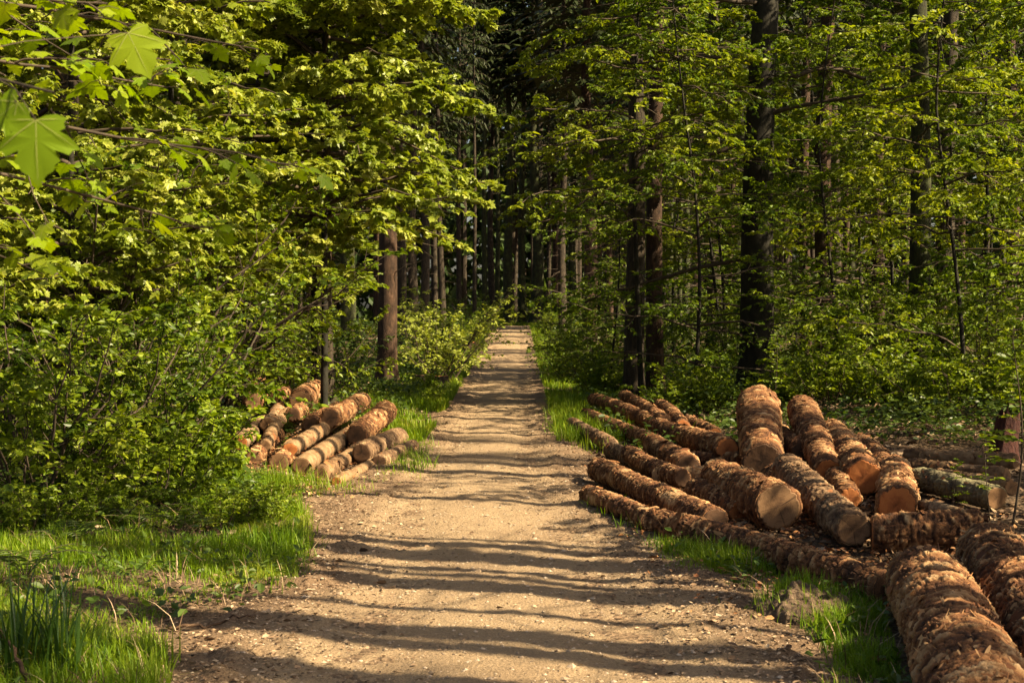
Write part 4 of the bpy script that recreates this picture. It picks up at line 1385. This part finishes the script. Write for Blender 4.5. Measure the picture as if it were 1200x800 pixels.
far_grass('verge_grass', 34000, -1)
far_grass('verge_grass', 26000, 1)
far_grass('verge_grass', 12000, 0)


def cover(name, n, xr, yr, hmax, size, thr=.42, mat='cover', pad=.5):
    x, y = scatter(n, xr, yr)
    l, r = edges(y)
    out = np.maximum(l - x, x - r)
    nz = fbm(x * .9, y * .9, 0, 91)
    m = (out > pad) & (nz > thr) & ~near_logs(x, y, .03) & (np.abs(x) < .42 * y + 2)
    x, y, nz = x[m], y[m], nz[m]
    z = ground_z(x, y) + hmax * np.clip((nz - thr) / .25, 0.05, 1) * gr.uniform(.05, 1, len(x)) ** .7
    mb = MB()
    k = len(x)
    az = gr.uniform(0, 2 * PI, k)
    leaves(mb, LEAF, np.stack([x, y, z], -1), np.stack([np.cos(az), np.sin(az), gr.normal(-.15, .3, k)], -1), np.array([0, 0, 1.0]) + gr.normal(0, .35, (k, 3)), size * np.exp(gr.normal(0, .3, k)))
    print(name, k)
    return link(name, mb.mesh(name, M[mat], False), kind='stuff')


cover('ground_cover', 90000, (1.2, 12), (17.5, 46), .45, .075, .40)
cover('ground_cover', 60000, (-12, -1.2), (19, 46), .40, .075, .42)
cover('ground_cover', 42000, (-7, -1.9), (10.4, 20), .45, .06, .42, pad=.55)
cover('ground_cover', 60000, (-26, 26), (46, 112), .8, .16, .36, pad=.9)


def chips(name, x, y, size, mat, lift=.01, flat=.8):
    k = len(x)
    z = np.maximum(ground_z(x, y), np.where(np.abs(x) < 2.6, track_z(x, y), -9)) + lift * gr.uniform(.2, 1, k)
    az = gr.uniform(0, 2 * PI, k)
    mb = MB()
    leaves(mb, LEAF, np.stack([x, y, z], -1), np.stack([np.cos(az), np.sin(az), gr.normal(0, .2, k)], -1), np.array([0, 0, 1.0]) + gr.normal(0, 1 - flat + .15, (k, 3)), size * np.exp(gr.normal(0, .4, k)))
    return link(name, mb.mesh(name, M[mat], False), kind='stuff')


# brown leaves and twigs along the edges of the track
y = np.exp(gr.uniform(math.log(4.6), math.log(28), 26000))
l, r = edges(y)
sd = gr.random(len(y)) < .5
o = gr.normal(0, .38, len(y))
x = np.where(sd, l + o + .1, r + o - .1)
keep = ~near_logs(x, y)
chips('leaf_litter', x[keep], y[keep], .020, 'litter', .012)
x, y = scatter(30000, (-2.0, 2.0), (4.6, 26))
keep = (fbm(x * 2, y * 3, 0, 95) > .52) & ~near_logs(x, y)
chips('leaf_litter', x[keep][:2600], y[keep][:2600], .015, 'litter', .008)
# forest floor litter
x, y = scatter(40000, (-8, 9), (10, 34))
l, r = edges(y)
keep = (np.maximum(l - x, x - r) > .2)
chips('leaf_litter', x[keep], y[keep], .06, 'litter', .03, .6)
# shredded bark in and around both log piles
xs, ys, zs = [], [], []
bx = np.concatenate([gr.normal(2.45, .75, 9000), gr.normal(-2.6, .55, 4500)])
by = np.concatenate([gr.normal(13.0, 2.6, 9000), gr.normal(16.5, 1.6, 4500)])
keep = (bx > .75) | (bx < -1.35)
chips('bark_litter', bx[keep], by[keep], .034, 'flake', .05, .4)


def pebbles(name, n):
    y = np.exp(gr.uniform(math.log(4.4), math.log(24), n))
    l, r = edges(y)
    x = l + (r - l) * gr.beta(.8, .8, n) + gr.normal(0, .12, n)
    m = ~near_logs(x, y)
    x, y = x[m], y[m]
    n = len(x)
    s = np.exp(gr.normal(math.log(.0048), .5, n))
    o = np.array([[1, 0, 0], [.3, .95, .1], [-.8, .6, 0], [-.9, -.5, .1], [.2, -1, 0], [0, 0, .75], [.3, .2, .8], [0, 0, -.5]])
    V = o[None] * (1 + gr.normal(0, .22, (n, 8, 3))) * s[:, None, None] * np.array([1.2, 1, .8])
    az = gr.uniform(0, 2 * PI, n)
    c, s_ = np.cos(az)[:, None], np.sin(az)[:, None]
    V = np.stack([V[..., 0] * c - V[..., 1] * s_, V[..., 0] * s_ + V[..., 1] * c, V[..., 2]], -1)
    V += np.stack([x, y, track_z(x, y) + s * .12], -1)[:, None]
    f = np.array([[0, 1, 6], [1, 2, 5], [1, 5, 6], [2, 3, 5], [3, 4, 5], [4, 0, 6], [4, 6, 5], [1, 0, 7], [2, 1, 7], [3, 2, 7], [4, 3, 7], [0, 4, 7]])
    mb = MB()
    mb.add(V.reshape(-1, 3), (f[None] + (np.arange(n) * 8)[:, None, None]).reshape(-1, 3))
    return link(name, mb.mesh(name, M['stone'], False), kind='stuff')


pebbles('gravel', 14000)

# ------------------------------------------------------------------ single plants and small things
def fern(r_, n=8, L=.6):
    mb, st = MB(), MB()
    for i in range(n):
        az = i * 2 * PI / n + r_.normal(0, .25)
        l = L * r_.uniform(.75, 1.15)
        t = np.linspace(0, 1, 24)
        hx = l * (t * .55 + .35 * t ** 2)
        hz = l * (t * 1.0 - .75 * t ** 2)
        P = np.stack([hx * math.cos(az), hx * math.sin(az), hz], -1)
        v, f = tubes(P[None], np.linspace(.004, .001, 24)[None], 4)
        st.add(v, f)
        tan = norm(np.gradient(P, axis=0))
        side = np.array([-math.sin(az), math.cos(az), 0])
        for sg in (1, -1):
            k = np.arange(3, 24, 2)
            ll = l * .26 * np.sin(np.clip((t[k] - .08) / .92, 0, 1) * PI * .9 + .28) * (1 - .55 * t[k])
            leaves(mb, PINNA, P[k], side * sg + tan[k] * .35 + [0, 0, -.12], np.broadcast_to(np.cross(tan[k], side) * 1.0, (len(k), 3)), np.maximum(ll, .01))
    return (('stalks', st.mesh('stalks', M['twig'])), ('fronds', mb.mesh('fronds', M['fern'], False)))


pr = np.random.default_rng(71)
FM = fern(pr)
fsrc = None
for i, (px, py, Y, s, lab) in enumerate(((30, 690, 8.6, .9, 'fern with pale green fronds in the grass at the left edge'), (78, 655, 9.8, .8, 'fern behind the left edge fern, in front of the shaded bush'),
                                         (160, 628, 10.6, .9, 'fern at the dark foot of the left bushes'), (215, 630, 10.7, .75, 'rightmost fern, where grass meets the shaded bushes'))):
    loc = base_at(px, py, Y)
    if fsrc is None:
        fsrc = assemble('fern', FM, loc, lab, 'fern', 'ferns in the left grass', 0, s)
    else:
        copy_thing(fsrc, loc, lab, i * 1.1, s, 'ferns in the left grass')


def sedge(n, L):
    mb = MB()
    P = np.stack([pr.normal(0, .10, n), pr.normal(0, .10, n), np.full(n, -.02)], -1)
    az = np.arctan2(P[:, 1], P[:, 0]) + pr.normal(0, .5, n)
    d = np.stack([np.cos(az), np.sin(az), np.zeros(n)], -1)
    wv = np.stack([-np.sin(az), np.cos(az), np.zeros(n)], -1)
    h = L * pr.uniform(.5, 1.1, n)
    lean = np.abs(pr.normal(.35, .25, n))
    rows = []
    ts = np.linspace(0, 1, 8)
    for t in ts:
        c = P + d * (h * lean * t ** 2)[:, None] + np.array([0, 0, 1.0]) * (h * (t - .45 * lean * t ** 2.5))[:, None]
        w = .011 * (1 - t ** 3) + .001
        rows += [c + wv * w * .5, c - wv * w * .5]
    V = np.stack(rows, 1)
    q_ = np.array([[2 * i, 2 * i + 1, 2 * i + 3, 2 * i + 2] for i in range(7)])[None]
    mb.add(V.reshape(-1, 3), (q_ + (np.arange(n) * 16)[:, None, None]).reshape(-1, 4))
    return mb.mesh('blades', M['sedge'], True)


SM = sedge(60, .62)
g1 = base_at(22, 775, 6.6)
sd1 = assemble('sedge_clump', (('blades', SM),), g1, 'clump of long dark sedge blades at the lower left edge', 'sedge', 'sedge clumps at the lower left')
copy_thing(sd1, base_at(72, 770, 6.7), 'sparser sedge clump right of the one at the lower left edge', 1.3, .85, 'sedge clumps at the lower left')


def sapling(r_, H, n, leaf):
    t = np.linspace(0, 1, 10)
    P = np.stack([.06 * np.sin(t * 4), .05 * np.cos(t * 3) - .05, t * H], -1)
    st = MB()
    v, f = tubes(P[None], np.linspace(.011, .003, 10)[None], 6)
    st.add(v, f)
    h = r_.uniform(.25, 1, n)
    b, _ = interp(P[None], h[None])
    az = r_.uniform(0, 2 * PI, n)
    d = np.stack([np.cos(az), np.sin(az), np.full(n, .35)], -1)
    c = curves(r_, b[0], d, H * .3 * (1.15 - h), 6, .2, .05)
    v, f = tubes(c, np.linspace(.004, .001, 6)[None], 4)
    st.add(v, f)
    fo = MB()
    leaf_on(r_, fo, c, 11, LEAF, leaf, .6, 50, .2)
    return (('stem', st.mesh('stem', M['twig'])), ('foliage', fo.mesh('foliage', M['shrub'], False)))


SAP = sapling(pr, 1.5, 18, .06)
s1 = assemble('sapling', SAP, base_at(1187, 610, 11.6), 'thin upright sapling at the right edge in front of the pale logs', 'sapling', 'saplings among the right logs')
copy_thing(s1, base_at(1118, 612, 11.4), 'tiny leafy sapling sprouting before the mossy log', 2.0, .36, 'saplings among the right logs')
copy_thing(s1, base_at(1160, 600, 11.9), 'knee-high leafy sapling beyond the crosswise ringed log', 4.0, .5, 'saplings among the right logs')
copy_thing(s1, base_at(905, 490, 20.5), 'slender leafy sapling at the foot of the big black beech', 1.0, .85, 'saplings among the right logs')


def stump(name, loc, r, h, mat, label, cat, jag=.3, seed=0, endm='end_orange', tilt=(0, 0)):
    n = 40
    th = np.arange(n) * 2 * PI / n
    zs = np.linspace(-.12, h, 16)
    lob = 1 + .16 * np.sin(th * 3 + seed) + .08 * np.sin(th * 7 + seed * 2)
    top = h + jag * (fbm(np.cos(th) * 2, np.sin(th) * 2, 0, seed, 3) - .4)
    V = []
    for k, z in enumerate(zs):
        t = k / 15
        R = r * lob * (1 + .35 * np.exp(-max(z, 0) / .12)) * (1 - .15 * t) * (1 + .16 * (vnoise(th * 6, z * 9, 0, seed) - .5))
        V.append(np.stack([R * np.cos(th), R * np.sin(th), np.where(t > .99, top, -.12 + (top + .12) * t)], -1))
    V = np.array(V)
    idx = np.arange(V.shape[0] * n).reshape(-1, n)
    f = np.stack([idx[:-1], np.roll(idx, -1, 1)[:-1], np.roll(idx, -1, 1)[1:], idx[1:]], -1).reshape(-1, 4)
    mb = MB()
    mb.add(V, f)
    cb = MB()
    c = V[-1].mean(0)
    inner = c + (V[-1] - c) * .5
    inner[:, 2] -= .04 * jag
    cb.add(np.concatenate([V[-1] * [.995, .995, 1] , inner, c[None] - [[0, 0, .03 * jag]]]),
           [np.stack([np.arange(n), (np.arange(n) + 1) % n, (np.arange(n) + 1) % n + n, np.arange(n) + n], -1), np.stack([np.arange(n) + n, (np.arange(n) + 1) % n + n, np.full(n, 2 * n)], -1)],
           0, np.concatenate([np.ones(n), np.full(n, .5), np.zeros(1)]))
    t = thing(name, loc, label, cat)
    t.rotation_euler = (tilt[0], tilt[1], seed)
    link('bark', mb.mesh('bark', M[mat]), t)
    link('broken_top' if jag > .1 else 'cut_top', cb.mesh('top', M[endm], True, 'lift'), t)
    return t


M['rot'] = rough_mat('rotten_wood', [(.3, (.018, .006, .005)), (.5, (.045, .014, .010)), (.72, (.09, .032, .02))], scale=(1, 1, .3), nscale=14, bump=.9, bdist=.03)
stump('tree_stump', base_at(1176, 536, 16.4), .145, .46, 'rot', 'dark red rotten broken stump standing behind the pale logs at the right edge', 'stump', .55, 3, 'end_tan', (.05, -.1))
stump('tree_stump', base_at(551, 399, 62), .42, .36, 'red_bark', 'rounded brown stump beside the far left edge of the track', 'stump', .15, 5)
stump('tree_stump', base_at(517, 446, 33.5), .17, .30, 'spruce_bark', 'small pale-sided cut stump in the left verge by the pale shrub', 'stump', .02, 6)
stump('tree_stump', base_at(491, 448, 33.5), .14, .28, 'spruce_bark', 'dark small stump beside the pale-sided stump in the left verge', 'stump', .03, 8, 'end_tan')

# flat stone in the left verge
n = 26
th = np.arange(n) * 2 * PI / n
V = []
for k in range(9):
    ph = -PI / 2 + PI * k / 8
    R = math.cos(ph) ** .7 if math.cos(ph) > 1e-6 else 0
    q = 1 + .35 * (fbm(np.cos(th) * 1.5 + 4, np.sin(th) * 1.5, k * .3, 15, 3) - .5)
    V.append(np.stack([.34 * R * q * np.cos(th), .22 * R * q * np.sin(th), .09 * np.sin(ph) * (1 + .3 * (q - 1)) + np.zeros(n) + .03], -1))
V = np.array(V)
idx = np.arange(9 * n).reshape(9, n)
mb = MB()
mb.add(V, np.stack([idx[:-1], np.roll(idx, -1, 1)[:-1], np.roll(idx, -1, 1)[1:], idx[1:]], -1).reshape(-1, 4))
link('stone', mb.mesh('stone', M['stone']), None, base_at(516, 452, 33), label='flat pale stone in the left verge below the small stumps', category='stone')

# clod of turned-up soil in the right verge
n = 70
gx = np.linspace(-1, 1, n)
X, Y = np.meshgrid(gx, gx)
rad = np.sqrt(X ** 2 + Y ** 2)
Zm = .17 * np.clip(1 - rad ** 2 * (1 + .6 * (fbm(X * 2 + 9, Y * 2, 0, 17) - .5)), -.3, 1) + .10 * (fbm(X * 4, Y * 4, 0, 19, 4) - .5) * (rad < 1.1) + .03 * (fbm(X * 14, Y * 14, 0, 20, 3) - .5)
Zm = np.where(rad > 1, -.12, Zm)
idx = np.arange(n * n).reshape(n, n)
mb = MB()
mb.add(np.stack([X * .30, Y * .26, Zm], -1), np.stack([idx[:-1, :-1], idx[:-1, 1:], idx[1:, 1:], idx[1:, :-1]], -1).reshape(-1, 4))
M['soil'] = rough_mat('soil_clod', [(.3, (.04, .026, .016)), (.5, (.10, .066, .04)), (.72, (.20, .135, .085))], nscale=16, bump=.9, bdist=.03)
lc = base_at(945, 722, 8.0)
sm = link('soil_clod', mb.mesh('soil_clod', M['soil']), None, lc, label='lumpy clod of turned-up soil with grass in the right verge', category='soil clod')
gb = MB()
q = gr.normal(0, .15, (500, 2))
zz = .15 * np.clip(1 - (q[:, 0] / .3) ** 2 - (q[:, 1] / .26) ** 2, -.2, 1)
blades(gb, np.stack([q[:, 0], q[:, 1] + .06, zz], -1), .12 * gr.uniform(.5, 1.2, 500), np.full(500, .005))
link('tuft', gb.mesh('tuft', M['grass'], False), sm, None, kind='stuff')

# pale dead stick lying in the left grass and twigs on the ground
def stick(p0, p1, r, label, n=14, name='dead_branch'):
    t = np.linspace(0, 1, n)[:, None]
    P = np.array(p0) * (1 - t) + np.array(p1) * t + np.concatenate([np.zeros((1, 3)), np.cumsum(pr.normal(0, .012, (n - 1, 3)), 0)])
    mb = MB()
    v, f = tubes(P[None] - P[0], np.linspace(r, r * .4, n)[None], 8)
    mb.add(v, f)
    return link(name, mb.mesh(name, M['log_grey'], True, None), None, P[0], label=label, category='branch')


a_ = base_at(35, 790, 6.3); b_ = at(-25, 715, 6.6)
stick(a_ + [0, 0, .02], b_, .013, 'pale dead stick leaning in the grass at the lower left edge')
a_ = base_at(5, 650, 10.8); b_ = at(105, 585, 11.2)
stick(a_ + [0, 0, .02], b_, .014, 'bare brown branch leaning up in the shade of the left bushes')
a_ = base_at(195, 745, 7.6); b_ = base_at(300, 735, 7.8)
stick(a_ + [0, 0, .03], b_ + [0, 0, .03], .010, 'thin twig lying on the bare soil between grass and track')

# ------------------------------------------------------------------ the far wood that closes the view
wr = np.random.default_rng(81)
mb = MB()
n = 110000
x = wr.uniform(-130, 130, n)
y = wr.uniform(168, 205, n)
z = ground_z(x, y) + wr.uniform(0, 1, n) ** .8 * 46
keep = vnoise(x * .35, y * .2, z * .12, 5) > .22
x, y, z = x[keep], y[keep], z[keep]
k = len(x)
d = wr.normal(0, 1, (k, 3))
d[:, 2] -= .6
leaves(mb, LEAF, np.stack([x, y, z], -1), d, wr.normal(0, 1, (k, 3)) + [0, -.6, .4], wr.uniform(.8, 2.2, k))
# and along both sides, behind the stand
for sx in (-1, 1):
    n = 16000
    y = wr.uniform(40, 170, n)
    x = sx * (.40 * y + 10 + wr.uniform(0, 14, n))
    z = ground_z(x, y) + wr.uniform(0, 1, n) ** .9 * 34
    d = wr.normal(0, 1, (n, 3))
    d[:, 2] -= .5
    if sx > 0:
        kk = z < 9
        x, y, z, d = x[kk], y[kk], z[kk], d[kk]
        n = len(x)
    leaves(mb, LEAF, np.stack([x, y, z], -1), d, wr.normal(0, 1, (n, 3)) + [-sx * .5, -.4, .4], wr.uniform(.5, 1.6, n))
tp = np.stack([np.stack([wr.uniform(-100, 100, 90), wr.uniform(165, 190, 90), np.full(90, -1.0)], -1)] * 2, 1)
tp[:, 1, 2] = 40
v, f = tubes(tp, np.full((90, 2), .28), 7)
mb.add(v, f, 1)
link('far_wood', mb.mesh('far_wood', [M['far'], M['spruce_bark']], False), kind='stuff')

# ------------------------------------------------------------------ light, sky, camera
EL, AZ = math.radians(EL_DEG), math.radians(AZ_DEG)
S = Vector((math.cos(EL) * math.cos(AZ), math.cos(EL) * math.sin(AZ), math.sin(EL)))
sun = bpy.data.lights.new('sun', 'SUN')
sun.energy, sun.angle, sun.color = 5.0, math.radians(.53), (1, .86, .62)
so = bpy.data.objects.new('sun', sun)
C.objects.link(so)
so.rotation_euler = (-S).to_track_quat('-Z', 'Y').to_euler()
so.location = (20, 5, 25)

w = bpy.data.worlds.new('World')
scene.world = w
w.use_nodes = True
nt = w.node_tree
bg = nt.nodes['Background']
sky = nt.nodes.new('ShaderNodeTexSky')
sky.sky_type = 'NISHITA'
sky.sun_disc = False
sky.sun_elevation = EL
sky.sun_rotation = math.atan2(S.x, S.y)
sky.dust_density = 4.0
sky.ozone_density = .5
nt.links.new(sky.outputs[0], bg.inputs[0])
bg.inputs[1].default_value = .05

cam = bpy.data.cameras.new('camera')
cam.sensor_width = 36
cam.lens = F_PX / 1200 * 36
cam.clip_start, cam.clip_end = .1, 1000
cam.dof.use_dof = True
cam.dof.focus_distance = 14
cam.dof.aperture_fstop = 8
co = bpy.data.objects.new('camera', cam)
C.objects.link(co)
co.location = (0, 0, CAMZ)
co.rotation_euler = (PI / 2 - PITCH, 0, 0)
scene.camera = co

vs = scene.view_settings
vs.view_transform, vs.look, vs.gamma, vs.use_curve_mapping = 'Standard', 'None', 1, False
vs.exposure = 1.85
vs.use_white_balance = True
vs.white_balance_temperature = 7150
cy_ = scene.cycles
cy_.use_denoising = True
cy_.max_bounces, cy_.diffuse_bounces, cy_.transmission_bounces, cy_.glossy_bounces = 4, 2, 3, 2
cy_.sample_clamp_indirect = 4
